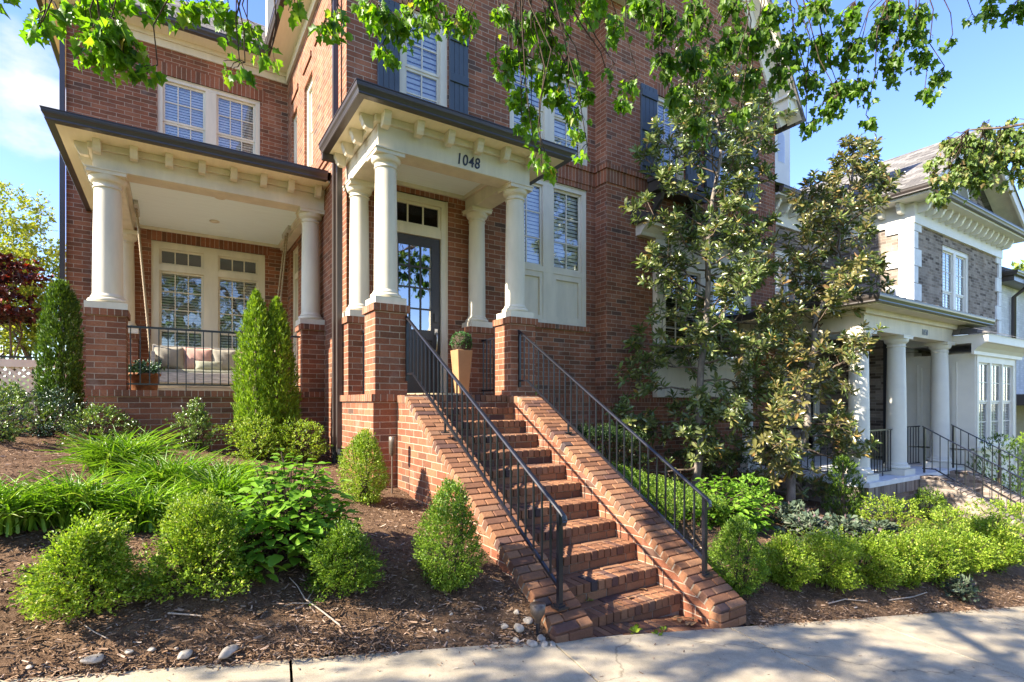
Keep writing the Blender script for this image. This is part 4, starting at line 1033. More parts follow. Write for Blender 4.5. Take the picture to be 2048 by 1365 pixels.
def garden():
    G1 = 'loose boxwoods along the left mulch bed'
    shrub('boxwood', 'yellow-green loose boxwood at the front left corner of the mulch bed', 'shrub', -.43, 4.02, .54, .53, 'boxy', 'dome', 1500, 12, .0205, .08, 1, G1, lump=.22, jag=.2, loose=.3)
    shrub('boxwood', 'bushy green boxwood in front of the daylilies, middle of three', 'shrub', .16, 4.10, .62, .61, 'boxy', 'dome', 1700, 12, .0205, .08, 2, G1, lump=.22, jag=.2, loose=.3)
    shrub('boxwood', 'small boxwood with a few bleached tips in front of the hydrangea', 'shrub', 1.04, 3.88, .52, .52, 'box', 'dome', 1200, 12, .019, .07, 3, G1, lump=.22, jag=.2, loose=.3)
    shrub('boxwood', 'tall egg shaped clipped boxwood beside the left cheek wall', 'shrub', 1.83, 3.78, .52, .83, 'box', 'egg', 1500, 12, .0185, .07, 4, None, jag=.14, lump=.1)
    shrub('boxwood', 'bright upright clipped boxwood against the portico base', 'shrub', 1.72, 5.62, .50, .80, 'boxy', 'egg', 1300, 12, .019, .07, 5, None, jag=.12, lump=.1)
    hydrangea('broad leafed hydrangea in the middle of the left mulch bed', .74, 4.40, 1.04, .86, 6, 800)
    G2 = 'daylily clumps in the left mulch bed'
    for i, (x, y, r, h, lab) in enumerate(((-.42, 6.72, .50, .31, 'tall daylily clump nearest the porch wall'), (-.02, 5.80, .40, .30, 'daylily clump behind the middle loose boxwood'), (-.62, 5.20, .42, .28, 'daylily clump behind the yellow-green boxwood'), (-1.02, 5.05, .38, .26, 'daylily clump cut by the left edge of the view'), (.34, 5.35, .40, .29, 'daylily clump beside the hydrangea'), (-.18, 5.05, .34, .25, 'small daylily clump between the two larger loose boxwoods'), (.42, 5.95, .34, .24, 'small daylily clump behind the hydrangea'))):
        daylily(lab, x, y, r, h, 20 + i, G2, 620)
    G3 = 'hollies against the porch wall'
    shrub('holly_bush', 'small open holly on a bare stem in front of the left porch pier', 'shrub', -.86, 9.0, .88, .60, 'holly', 'dome', 200, 10, .042, .10, 31, G3, THOL, lump=.3, jag=.3, inner=.15)
    shrub('holly_bush', 'narrow upright holly at the middle of the porch wall', 'shrub', .27, 8.72, .58, .74, 'holly', 'egg', 230, 10, .042, .10, 32, G3, THOL, lump=.3, jag=.3)
    shrub('holly_bush', 'wide holly in front of the twin arborvitae, left half', 'shrub', .98, 8.25, .82, .66, 'boxy', 'ball', 420, 10, .034, .10, 33, G3, THOL, lump=.2, jag=.25)
    shrub('holly_bush', 'wide holly beside the downspout, right half of the pair', 'shrub', 1.52, 8.15, .85, .64, 'boxy', 'ball', 440, 10, .034, .10, 34, G3, THOL, lump=.2, jag=.25)
    # arborvitae
    a = thing('arborvitae', 'bright twin-topped arborvitae in front of the porch railing', 'evergreen', (1.14, 8.62, gz(1.14, 8.62)))
    rg = np.random.default_rng(41)
    for (ox, hh, ww, sd) in ((-.10, 2.42, .56, 1), (.18, 2.34, .58, 2)):
        n = 2600; t = rg.random(n); an = rg.random(n) * 6.283; z = .03 + t ** 1.15 * .97
        r = np.minimum(1, .66 + 1.4 * z) * (1 - z ** 3.0) ** .75 * ww / 2 * (1 + .15 * np.sin(an * 5 + z * 17 + sd) * np.sin(z * 23 + an * 2) + .09 * rg.normal(size=n)) * np.where(rg.random(n) < .25, .6, 1)
        tips = np.stack([ox + np.cos(an) * r, np.sin(an) * r, z * hh], 1) + np.array(ORG[a.name])
        dirs = nrm(np.stack([np.cos(an) * .55, np.sin(an) * .55, np.full(n, .9)], 1) + .2 * rnd_unit(rg, n))
        V, F = tips_to_leaves(rg, tips, dirs, 10, .048, .07, .6, .5, TDN); npmesh('foliage', V, F, LF['arb'], a)
        mb = MB(); b = Vector(ORG[a.name]); mb.tube([b + Vector((ox * .4, 0, -.05)), b + Vector((ox, 0, 1.)), b + Vector((ox, 0, hh * .85))], [.04, .03, .01], 6); mb.build('trunk', BARK, a)
    def arb(label, x, y, w, h, seed, mat='arbd', n=2600, z=None, ls=.05):
        o = thing('arborvitae', label, 'evergreen', (x, y, gz(x, y) if z is None else z)); rg = np.random.default_rng(seed)
        t = rg.random(n); an = rg.random(n) * 6.283; zz = .02 + t ** 1.1 * .98
        r = np.minimum(1, .84 + 1.2 * zz) * (1 - zz ** 6) ** .55 * w / 2 * (1 + .14 * np.sin(an * 4 + zz * 15 + seed) * np.sin(zz * 21 + an) + .08 * rg.normal(size=n)) * np.where(rg.random(n) < .25, .6, 1)
        tips = np.stack([np.cos(an) * r, np.sin(an) * r, zz * h], 1) + np.array(ORG[o.name])
        dirs = nrm(np.stack([np.cos(an) * .6, np.sin(an) * .6, np.full(n, .85)], 1) + .2 * rnd_unit(rg, n))
        V, F = tips_to_leaves(rg, tips, dirs, 10, ls, .07, .6, .5, TDN); npmesh('foliage', V, F, LF[mat], o)
        mb = MB(); b = Vector(ORG[o.name]); mb.tube([b + Vector((0, 0, -.05)), b + Vector((0, 0, h * .9))], [.05, .01], 6); mb.build('trunk', BARK, o)
        return o
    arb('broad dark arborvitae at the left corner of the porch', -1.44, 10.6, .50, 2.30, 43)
    arb('slim arborvitae against the brick behind the right stair railing', 4.95, 7.35, .36, 1.95, 44, 'arb', 520)
    arb('small narrow evergreen at the corner of the neighbouring porch base', 9.95, 4.75, .50, 1.05, 45, 'arbd', 420)
    arb('dark conifer between the far stair railing and the white bay', 15.55, 4.15, 1.0, 1.95, 46, 'arbd', 500)
    arb('yellow-green conifer at the right edge of the view', 16.4, 3.75, 1.25, 2.15, 47, 'arb', 600)
    G4 = 'dark hollies left of the porch'
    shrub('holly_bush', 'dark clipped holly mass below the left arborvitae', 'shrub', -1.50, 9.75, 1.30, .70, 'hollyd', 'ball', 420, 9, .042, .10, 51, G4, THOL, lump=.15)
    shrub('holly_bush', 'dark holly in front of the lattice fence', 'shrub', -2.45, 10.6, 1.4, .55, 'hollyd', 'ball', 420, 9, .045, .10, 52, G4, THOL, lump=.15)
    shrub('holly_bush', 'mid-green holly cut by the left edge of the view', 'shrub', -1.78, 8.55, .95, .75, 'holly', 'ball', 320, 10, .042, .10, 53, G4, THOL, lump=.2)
    # right side
    shrub('boxwood', 'rounded clipped boxwood beside the right cheek wall foot', 'shrub', 4.66, 3.20, .54, .74, 'box', 'egg', 1500, 12, .0185, .07, 61, None, jag=.10, lump=.07)
    G5 = 'row of yellow-green boxwoods along the right mulch bed'
    labs = ['first yellow-green boxwood of the row, next to the rounded clipped one', 'second boxwood of the yellow-green row along the sidewalk', 'third boxwood of the yellow-green row along the sidewalk', 'fourth boxwood of the yellow-green row along the sidewalk', 'fifth boxwood of the yellow-green row, behind the dark low plant', 'sixth boxwood of the yellow-green row, right of the dark low plant', 'last boxwood of the yellow-green row, at the right edge of the view']
    pos = [(5.37, 3.14, .54, .54), (6.02, 3.02, .60, .57), (6.68, 2.90, .62, .60), (7.32, 2.82, .60, .60), (7.98, 2.78, .62, .62), (8.75, 2.76, .74, .64), (9.75, 2.72, .78, .74)]
    protos = [shrub('boxwood', labs[k], 'shrub', *pos[k], 'boxy', 'ball', 1300, 12, .0215, .08, 62 + k, G5, lump=.24, jag=.22, loose=.32) for k in range(3)]
    for k in range(3, 7):
        p = protos[k % 3]; bw, bh = pos[k % 3][2:]
        dup(p, pos[k][0], pos[k][1], (pos[k][2] / bw, pos[k][2] / bw, pos[k][3] / bh), 1.9 * k, labs[k])
    hedge('light green clipped hedge running down beside the right cheek wall', 'boxy', [(5.35, 6.7, .46), (5.45, 5.8, .44), (5.5, 5.0, .42), (5.55, 4.25, .40)], 1.25, 4200, 71, 'box')
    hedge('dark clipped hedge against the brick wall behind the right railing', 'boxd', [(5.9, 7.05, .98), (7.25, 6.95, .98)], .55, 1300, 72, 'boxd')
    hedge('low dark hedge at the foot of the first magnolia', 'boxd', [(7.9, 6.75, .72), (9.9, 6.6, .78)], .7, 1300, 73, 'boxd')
    hydrangea('bright broad leafed hydrangea right of the stair railing', 6.35, 4.62, 1.15, .72, 74, 640)
    shrub('green_shrub', 'leafy mid-green shrub behind the bright hydrangea', 'shrub', 7.35, 4.85, .85, .66, 'hyd', 'ball', 170, 8, .06, .12, 75, None, THOL)
    G6 = 'grey-green sage plants in the right bed'
    sg = shrub('sage_plant', 'grey-green sage between the row of boxwoods and the hydrangea', 'perennial', 7.15, 3.85, .75, .40, 'sage', 'dome', 90, 12, .085, .14, 76, G6, THOL, jag=.3, spread=.7)
    dup(sg, 7.85, 3.75, (1.05, 1.05, 1), 2., 'purple tinged sage behind the third and fourth boxwoods'); dup(sg, 8.55, 3.65, (1, 1, .9), 4.1, 'sage plant in front of the small narrow evergreen')
    dup(sg, 7.7, 4.4, (.9, .9, .95), 5.2, 'sage plant nearest the neighbouring porch base')
    shrub('dark_perennial', 'low dark bronze leaved plant at the front of the right bed', 'perennial', 7.95, 2.45, .40, .27, 'sage', 'dome', 36, 9, .075, .1, 77, None, THOL, jag=.3)
    shrub('green_shrub', 'bright shrub in front of the neighbouring porch base', 'shrub', 10.0, 4.05, .90, .58, 'boxy', 'ball', 360, 10, .034, .12, 78, None, lump=.2, jag=.25, loose=.3)
    shrub('boxwood', 'small round clipped boxwood beside the neighbouring steps', 'shrub', 12.3, 4.30, .66, .66, 'box', 'ball', 420, 10, .03, .08, 79)
    shrub('green_shrub', 'yellowish spreading shrub at the foot of the neighbouring steps', 'shrub', 10.9, 3.50, 1.0, .58, 'boxy', 'dome', 380, 10, .034, .12, 80, None, lump=.2, jag=.25, loose=.3)
    shrub('green_shrub', 'large lime shrub overlapping the end of the far stair railing', 'shrub', 12.0, 3.05, 1.1, .85, 'boxy', 'ball', 460, 10, .036, .12, 81, None, lump=.2, jag=.2)
def hydrangea(label, x, y, w, h, seed, n):
    rg = np.random.default_rng(seed); o = thing('hydrangea', label, 'hydrangea', (x, y, gz(x, y) - .01)); b0 = np.array(ORG[o.name])
    m = n // 4; d = rnd_unit(rg, m); d[:, 2] = np.abs(d[:, 2]); p = d * np.array([w / 2, w / 2, h * .93]) * (.82 + .2 * rg.random((m, 1)))
    k = rg.random(m) < .3; p[k] *= .72
    p[:, 2] = np.maximum(p[:, 2], .12)
    C = []; D = []; S = []; mb = MB()
    for i in range(m):
        t = Vector(p[i] + b0); base = Vector(b0) + Vector((rg.normal() * .07, rg.normal() * .07, 0))
        mid = base.lerp(t, .55) + Vector((0, 0, .10)); mb.tube([base, mid, t], [.007, .005, .0035], 4)
        outw = nrm(np.array([[p[i][0], p[i][1], .25 * h]]))[0]; a0 = rg.random() * 6.28
        for lv in range(3):
            for q in range(2):
                a = a0 + q * math.pi + lv * math.pi / 2
                dd = np.array([math.cos(a), math.sin(a), .10 - .18 * lv]) + outw * .35
                C.append(p[i] + b0 - np.array([0, 0, .055 * lv]) + dd * .02); D.append(dd); S.append((.070 + .020 * lv) * (1 + .2 * rg.normal()))
    N_ = rnd_unit(rg, len(C)) * .35 + np.array([0, 0, 1.])
    V, F = leaves(C, D, N_, np.clip(S, .05, .15) * 1.08, THYD); npmesh('foliage', V, F, LF['hyd'], o, smooth=True); mb.build('stem', TWIG, o)
    return o
def daylily(label, x, y, r, h, seed, group, n):
    rg = np.random.default_rng(seed); o = thing('daylily', label, 'daylily', (x, y, gz(x, y) - .01), group); b0 = np.array(ORG[o.name])
    an = rg.random(n) * 6.283; ou = r * (.35 + .75 * rg.random(n)); hh = h * (.75 + .7 * rg.random(n)); dr = .55 + .75 * rg.random(n)
    st = np.array([math.cos, math.sin]); bx = rg.normal(size=n) * r * .22; by = rg.normal(size=n) * r * .22
    wd = .0085 * (1 + .25 * rg.normal(size=n)).clip(.5, 1.5); K = 7; rows = []
    for k in range(K):
        t = k / (K - 1); R_ = ou * t ** 1.35; z = hh * (2.1 * t - dr * 1.25 * t * t).clip(-.02, None) * .8
        cx = bx + np.cos(an) * R_; cy = by + np.sin(an) * R_; ww = wd * (1 - t ** 2.2) + .0006
        tx, ty = -np.sin(an), np.cos(an); z = np.maximum(z, .01)
        rows.append(np.stack([np.stack([cx + tx * ww, cy + ty * ww, z + .004], 1), np.stack([cx, cy, z - ww * .5], 1), np.stack([cx - tx * ww, cy - ty * ww, z + .004], 1)], 1))
    V = np.stack(rows, 1).reshape(n, -1, 3) + b0
    f = []
    for k in range(K - 1):
        a = 3 * k
        for q in (0, 1): f.append((a + q, a + q + 1, a + q + 4, a + q + 3))
    F = np.array(f)[None] + (np.arange(n) * 3 * K)[:, None, None]
    npmesh('blades', V.reshape(-1, 3), F.reshape(-1, 4), LF['lily'], o, smooth=True); return o
def hedge(label, mat, path, w, n, seed, lf):
    rg = np.random.default_rng(seed); P = np.array(path); mid = P.mean(0)
    o = thing('hedge', label, 'hedge', (mid[0], mid[1], gz(mid[0], mid[1])))
    t = rg.random(n) * (len(P) - 1); i = t.astype(int); f = (t - i)[:, None]; c = P[i] * (1 - f) + P[i + 1] * f
    tan = nrm((P[i + 1] - P[i]) * np.array([1, 1, 0])); side = np.stack([-tan[:, 1], tan[:, 0], 0 * t], 1)
    s = rg.random(n) * 2 - 1; face = rg.random(n)
    up = np.zeros((n, 3)); up[:, 2] = 1
    v = rg.random(n)
    onside = face > .5
    s = np.where(onside, np.sign(s), s); v = np.where(onside, v, 1.)
    hgt = c[:, 2] * (1 + .04 * np.sin(c[:, 0] * 9) + .05 * rg.normal(size=n))
    g0 = np.array([gz(a, b) for a, b in c[:, :2]])
    p = np.stack([c[:, 0], c[:, 1], g0], 1) + side * (s * w / 2 * (1 + .06 * rg.normal(size=n)) * (1 - .12 * v))[:, None] + up * (v * hgt * (1 - .10 * np.abs(s) ** 6))[:, None]
    d = np.where(onside[:, None], side * np.sign(s)[:, None] + up * .5, up + side * s[:, None] * .3) + .3 * rnd_unit(rg, n)
    V, F = tips_to_leaves(rg, p, nrm(d), 10, .023, .08, .9, .3, TD); npmesh('foliage', V, F, LF[lf], o)
    mb = MB()
    for k in range(len(P) - 1):
        for q in range(6):
            a = Vector(P[k]).lerp(Vector(P[k + 1]), (q + .5) / 6); z0 = gz(a.x, a.y); mb.tube([(a.x, a.y, z0), (a.x + .05, a.y + .03, z0 + a.z * .5), (a.x + rg.normal() * .1, a.y + rg.normal() * .1, z0 + a.z * .9)], [.02, .015, .006], 5)
    mb.build('stem', TWIG, o); return o
garden()

# ================================================================ TREES
def limb_path(p, q, rg, sag=.0, n=6, wob=.06):
    p, q = Vector(p), Vector(q); L_ = (q - p).length; out_ = []
    for i in range(n + 1):
        t = i / n; v = p.lerp(q, t); v.z += sag * L_ * 4 * t * (1 - t)
        if 0 < i < n: v += Vector(rg.normal(size=3)) * wob * L_ * .3
        out_.append(v)
    return out_
def magnolia(label, base, top, env, nlimb, seed, group, ls=.148, mat='mag'):
    """env(t)-> radius at relative height; limbs carry twiglets ending in whorls of long leaves"""
    rg = np.random.default_rng(seed); x, y = base; z0 = gz(x, y) - .03
    o = thing('magnolia_tree', label, 'tree', (x, y, z0), group)
    H = top[2] - z0; tr = [Vector((x, y, z0))]
    for i in range(1, 11):
        t = i / 10; tr.append(Vector((x + (top[0] - x) * t ** 1.1 + rg.normal() * .05, y + (top[1] - y) * t + rg.normal() * .05, z0 + H * t)))
    mb = MB(); mb.tube(tr, [.07 * (1 - .85 * i / 10) + .008 for i in range(11)], 10); mb.build('trunk', PBARK, o)
    bm_ = MB(); C = []; D = []
    for k in range(nlimb):
        t = .05 + .93 * ((k + rg.random()) / nlimb) ** .95; i = min(9, int(t * 10)); p = tr[i].lerp(tr[i + 1], t * 10 - i)
        a = k * 2.4 + rg.normal() * .5; r = env(t) * (.62 + .5 * rg.random())
        q = p + Vector((math.cos(a) * r, math.sin(a) * r * .62, r * (-.28 + .85 * min(t, .6) + .42 * rg.random())))
        q.y = min(q.y, 7.25)
        path = limb_path(p, q, rg, -.04, 6); bm_.tube(path, [.022 * (1 - .8 * j / 6) * (1.2 - t * .6) for j in range(7)], 5)
        nt_ = int(4 + 6.6 * r)
        for j in range(nt_):
            s = .35 + .65 * (j + rg.random()) / nt_; i2 = min(5, int(s * 6)); b = path[i2].lerp(path[i2 + 1], s * 6 - i2)
            dr = (q - p).normalized() * .6 + Vector(rnd_unit(rg, 1)[0]) * .9 + Vector((0, 0, .25)); dr.normalize()
            e = b + dr * (.14 + .34 * rg.random()) if j < nt_ - 1 else q
            e.y = min(e.y, 7.3)
            bm_.tube([b, b.lerp(e, .5) + Vector((0, 0, -.01)), e], [.007, .005, .004], 4)
            C.append(e); D.append((dr * .7 + Vector((0, 0, .45))).normalized())
    bm_.build('limb', BARK, o)
    C = np.array(C); D = np.array(D); per = 14; n = len(C)
    t = np.tile(np.arange(per) / per, n); an = np.tile(np.arange(per) * 2.4, n) + np.repeat(rg.random(n) * 6.28, per)
    ax = np.repeat(D, per, 0); a1 = nrm(np.cross(ax, np.array([.3, .2, .9]))); a2 = np.cross(ax, a1)
    el = .08 + .75 * t + .18 * rg.normal(size=n * per)
    d = ax * np.sin(el)[:, None] + (a1 * np.cos(an)[:, None] + a2 * np.sin(an)[:, None]) * np.cos(el)[:, None]
    base_ = np.repeat(C, per, 0) - ax * (.10 * (1 - t))[:, None]
    nn = ax * .7 + .75 * rnd_unit(rg, n * per)
    S = ls * (1 + .2 * rg.normal(size=n * per)).clip(.5, 1.4)
    V, F = leaves(base_, d, nn, S, TMAG); npmesh('crown', V, F, LF[mat], o)
    return o
def magnolias():
    e1 = lambda t: np.interp(t, [0, .1, .3, .5, .7, .85, 1.], [1.3, 1.7, 1.8, 1.65, 1.55, 1.4, .7])
    magnolia('taller magnolia with a pale trunk in front of the brick bay', (8.1, 6.45), (8.85, 6.35, 6.2), e1, 72, 101, 'magnolias before the houses')
    e2 = lambda t: np.interp(t, [0, .15, .4, .6, .8, 1.], [1.5, 1.75, 1.55, 1.25, 1.05, .35])
    magnolia('second magnolia leaning right, before the porch of number 1050', (9.35, 5.35), (11.9, 5.42, 5.2), e2, 66, 102, 'magnolias before the houses', mat='magb')
magnolias()
def drooping_leaves(rg, cl, ls, mb, limbs):
    C = []; D = []; S = []
    for x, y, z, r, n in cl:
        c = Vector((x, y, z)); hub = c + Vector((rg.normal() * .06, rg.normal() * .06, r * .9))
        k = max(2, int(n / 6))
        l = min(limbs, key=lambda q: (q - hub).length)
        mb.tube(limb_path(l, hub, rg, .05, 6, .10), [.009 - .0009 * i for i in range(7)], 5)
        for i in range(k):
            e = c + Vector(rnd_unit(rg, 1)[0]) * r * (.35 + .75 * rg.random()); e.z -= r * .15
            path = limb_path(hub, e, rg, .08, 4, .10); mb.tube(path, [.004, .0035, .003, .0025, .002], 4)
            for j in range(int(math.ceil(n / k))):
                s = .25 + .8 * rg.random(); s = min(1, s); q = path[min(3, int(s * 4))].lerp(path[min(4, int(s * 4) + 1)], s * 4 - min(3, int(s * 4)))
                h = rnd_unit(rg, 1)[0]; h[2] = 0; pet = np.array([h[0] * .035, h[1] * .035, -.012 - .02 * rg.random()])
                C.append(np.array(q) + pet); D.append(np.array([h[0] * .55, h[1] * .55, -.75 + .45 * rg.normal()])); S.append(ls * (1 + .22 * rg.normal()))
    C = np.array(C); D = np.array(D)
    Nn = rnd_unit(rg, len(C)) * .8 + np.array([-.3, -.15, .7])
    return C, D, Nn, np.clip(S, ls * .45, ls * 1.5)
def street_tree(label, base, fork, limbs, sets, canopy, seed, ls=.085, cmat='maple', group=None, rt=.17):
    """sets: list of (clusters, leaf material). limbs: list of node lists; canopy: (n, box, floor plane) random clusters"""
    rg = np.random.default_rng(seed); x, y = base; z0 = gz(x, y) - .1
    o = thing('street_maple', label, 'tree', (x, y, z0), group); f = Vector(fork)
    mb = MB(); mb.tube([(x, y, z0 - .1), (x, y, z0 + .5), (x + (f.x - x) * .4, y + (f.y - y) * .4, z0 + (f.z - z0) * .6), f], [rt * 1.25, rt, rt * .9, rt * .75], 14); mb.build('trunk', BARK, o)
    nodes = []; lm = MB()
    for L_ in limbs:
        pts = [f] + [Vector(p) for p in L_]; dense = []
        for a, b in zip(pts, pts[1:]): dense += limb_path(a, b, rg, .02, 5, .05)[:-1]
        dense.append(pts[-1]); n = len(dense); lm.tube(dense, [rt * .55 * (1 - .88 * i / n) for i in range(n)], 8); nodes += dense[2:]
    lm.build('limb', BARK, o)
    tw = MB()
    for cl, mat in sets:
        V, F = leaves(*drooping_leaves(rg, cl, ls, tw, nodes), TMAP); npmesh('crown', V, F, LF[mat], o)
    if canopy:
        cl = []; tot = 0
        for n, (x0, x1, y0, y1, z0_, z1_), per in canopy:
          tot += n
          while len(cl) < tot:
            p = (rg.uniform(x0, x1), rg.uniform(y0, y1), rg.uniform(z0_, z1_))
            if p[2] < .75 + .50 * p[0] + .78 * p[1]: continue
            if math.sin(p[0] * 1.9 + 1) * math.sin(p[1] * 2.3 + 2) * math.sin(p[2] * 1.7) > .28: continue
            cl.append((*p, rg.uniform(.22, .42), per))
        V, F = leaves(*drooping_leaves(rg, cl, ls, tw, nodes), TMAP); npmesh('crown', V, F, LF[cmat], o)
    tw.build('twig', TWIG, o)
    return o
CL_A = [(-0.83,4.33,2.45,0.12,18), (-0.72,4.26,2.27,0.08,10), (-0.68,4.23,2.20,0.07,8), (-0.65,4.33,2.45,0.10,18), (-0.52,4.37,2.51,0.15,38), (-0.41,4.30,2.35,0.13,42), (-0.35,4.26,2.25,0.12,50), (-0.28,4.28,2.37,0.15,50), (-0.21,4.28,2.29,0.12,45), (-0.18,4.27,2.19,0.08,20), (-0.44,4.44,2.27,0.08,22), (-0.32,4.36,2.57,0.15,38), (-0.13,4.35,2.62,0.14,32), (-0.04,4.30,2.67,0.12,25), (0.10,4.21,2.64,0.14,32), (0.22,4.25,2.73,0.14,32), (0.33,4.18,2.68,0.12,25), (0.46,4.10,2.64,0.10,12), (0.50,4.07,2.54,0.08,10), (0.37,3.80,2.09,0.09,9), (0.32,3.95,2.22,0.06,6), (0.59,3.90,2.32,0.07,8), (0.54,4.04,2.47,0.06,6), (0.69,3.59,2.49,0.10,18), (0.85,3.61,2.50,0.10,15), (0.99,3.64,2.62,0.10,15), (0.91,3.69,2.49,0.06,8)]
CL_B = [(1.24,3.96,2.95,0.12,37), (1.35,3.88,2.88,0.14,49), (1.48,3.92,2.83,0.14,58), (1.38,3.98,2.68,0.08,24), (1.56,3.87,2.95,0.14,49), (1.68,3.91,3.10,0.14,43), (1.78,3.85,3.02,0.12,34), (1.87,3.79,2.94,0.10,24), (2.03,3.81,3.13,0.10,26), (2.06,3.78,2.99,0.08,17), (2.29,3.76,3.16,0.14,43), (2.43,3.67,3.08,0.15,49), (2.29,3.76,2.87,0.12,40), (2.48,3.76,2.85,0.14,49), (2.62,3.66,3.15,0.16,58), (2.69,3.62,2.94,0.16,67), (2.80,3.55,2.77,0.16,67), (2.62,3.66,2.69,0.13,49), (2.37,3.82,2.77,0.10,30), (2.48,3.76,2.56,0.12,40), (2.59,3.69,2.43,0.12,40), (2.80,3.55,2.56,0.14,58), (2.93,3.47,2.60,0.10,34), (2.87,3.50,2.43,0.10,30), (2.48,3.76,2.33,0.06,14), (2.55,3.71,2.22,0.06,14), (2.87,3.50,2.26,0.08,17), (2.93,3.47,2.14,0.06,10), (2.62,3.66,2.05,0.07,17), (2.68,3.63,1.95,0.06,14), (3.26,3.37,2.72,0.10,30), (3.30,3.35,2.59,0.07,17), (3.17,3.43,2.83,0.05,8), (2.77,3.57,3.32,0.20,84), (3.05,3.51,3.35,0.20,84), (3.30,3.47,3.34,0.16,58)]
CL_C = [(3.60,3.40,3.54,0.20,113), (3.86,3.35,3.43,0.20,122), (4.18,3.26,3.59,0.22,136), (3.90,3.44,3.17,0.15,77), (4.14,3.29,3.17,0.20,113), (4.06,3.34,2.84,0.15,77), (4.18,3.26,2.61,0.13,58), (4.47,3.20,3.38,0.20,122), (4.43,3.22,3.00,0.16,80), (4.55,3.15,3.71,0.20,113), (4.80,3.10,3.54,0.20,122), (4.76,3.13,3.15,0.16,80), (4.59,3.12,2.76,0.10,36), (4.97,3.00,3.74,0.20,122), (5.19,2.97,3.51,0.20,122), (5.10,3.03,3.21,0.14,67), (5.36,2.87,3.81,0.20,126), (5.54,2.87,3.53,0.20,122), (5.46,2.92,3.22,0.15,77), (5.76,2.73,3.83,0.20,122), (5.80,2.70,3.48,0.20,113), (5.71,2.76,3.12,0.16,85), (5.58,2.84,2.92,0.13,67), (5.88,2.65,3.17,0.15,77), (5.97,2.59,2.87,0.08,23), (5.46,2.92,2.79,0.08,26), (6.17,2.59,3.75,0.20,113), (6.30,2.50,4.01,0.20,113), (6.25,2.53,3.44,0.16,80), (6.47,2.39,3.75,0.16,77), (6.56,2.34,3.54,0.14,58), (6.65,2.28,3.33,0.10,41), (6.60,2.31,3.18,0.08,26), (6.63,2.41,4.03,0.18,90), (6.73,2.22,3.70,0.06,13), (6.76,1.85,3.86,0.14,44), (6.94,1.73,3.79,0.14,44), (7.07,1.66,3.89,0.10,26), (6.95,2.08,3.95,0.06,10)]
CL_K = [(11.20,3.53,3.76,0.20,55), (11.38,3.41,3.66,0.20,55), (11.55,3.30,3.70,0.20,51), (11.08,3.60,3.61,0.16,33), (11.27,3.48,3.93,0.20,55), (11.09,3.59,4.23,0.25,99), (11.30,3.46,4.31,0.25,116), (11.52,3.32,4.27,0.28,132), (11.73,3.18,4.10,0.28,132), (11.95,3.05,4.19,0.28,132), (12.09,2.96,4.02,0.25,116), (11.16,3.55,3.93,0.22,82), (11.41,3.39,3.98,0.25,116), (11.62,3.25,3.89,0.20,82), (10.95,3.68,3.76,0.15,43), (10.88,3.73,3.47,0.14,33), (11.05,3.62,3.38,0.10,20), (11.91,3.07,4.57,0.15,50), (11.95,3.05,4.74,0.08,16), (11.55,3.30,4.64,0.08,20), (11.70,3.21,4.57,0.12,29), (11.84,3.12,4.40,0.20,66), (12.05,2.98,4.44,0.20,66), (12.09,2.96,3.76,0.15,40), (11.87,3.09,3.68,0.10,23), (10.84,3.75,4.02,0.15,40)]

def street_trees():
    street_tree('street maple whose sprays hang over the upper left corner', (-4.4, -.9), (-4.2, -.4, 1.6), [[(-3.2, 1.0, 3.3), (-1.6, 2.9, 3.6), (-.4, 3.7, 3.3), (.9, 3.6, 3.2)], [(-5.5, 1.2, 3.6), (-7.0, 2.4, 4.2)], [(-2.8, .2, 4.2), (-1.0, 1.4, 5.0), (.6, 1.9, 5.3)], [(-4.6, -.6, 4.5), (-5.0, -1.6, 6.5)], [(-6, -1, 3.5), (-8.4, -.4, 4.6)]],
                [(CL_A, 'maple')], [(430, (-9.2, .8, -.9, 2.7, 2.5, 6.2), 70), (78, (-8.5, -.5, 2.7, 4.3, 2.6, 5.6), 60), (46, (-9.2, -3.0, 2.0, 3.3, 2.4, 4.4), 60)], 201, .068, 'maple_shaded', 'maples along the street')
    street_tree('street maple spreading over the top of the view, from the middle to the right', (3.6, -1.2), (3.6, -.8, 1.9), [[(3.0, .8, 4.0), (2.7, 2.6, 4.2), (2.2, 3.4, 4.0)], [(4.2, .8, 4.4), (4.6, 2.4, 4.9), (4.9, 3.4, 4.9)], [(5.0, .2, 4.6), (6.0, 1.8, 5.0), (6.6, 2.8, 5.0)], [(3.0, -1.5, 5.0), (2.4, -2.2, 6.4)], [(5.2, -1.2, 4.6), (7.2, -.6, 5.4)], [(2.0, .0, 4.6), (.8, .9, 5.2)]],
                [(CL_B, 'maple'), (CL_C, 'maple_shaded')], [(150, (-.5, 8.5, -1.6, 2.4, 3.6, 6.8), 60)], 202, .065, 'maple_shaded', 'maples along the street')
    street_tree('pale leaved maple reaching in from the right edge, before the grey gable', (12.6, -.6), (12.4, -.3, .6), [[(11.6, .8, 2.6), (11.0, 2.2, 4.0), (10.6, 3.2, 4.3)], [(12.6, 1.0, 3.2), (12.4, 2.4, 4.4)], [(13.4, -.6, 3.2), (14.2, -1.4, 5)]],
                [(CL_K, 'mapley')], None, 203, .085, 'mapley', 'maples along the street', .12)
street_trees()
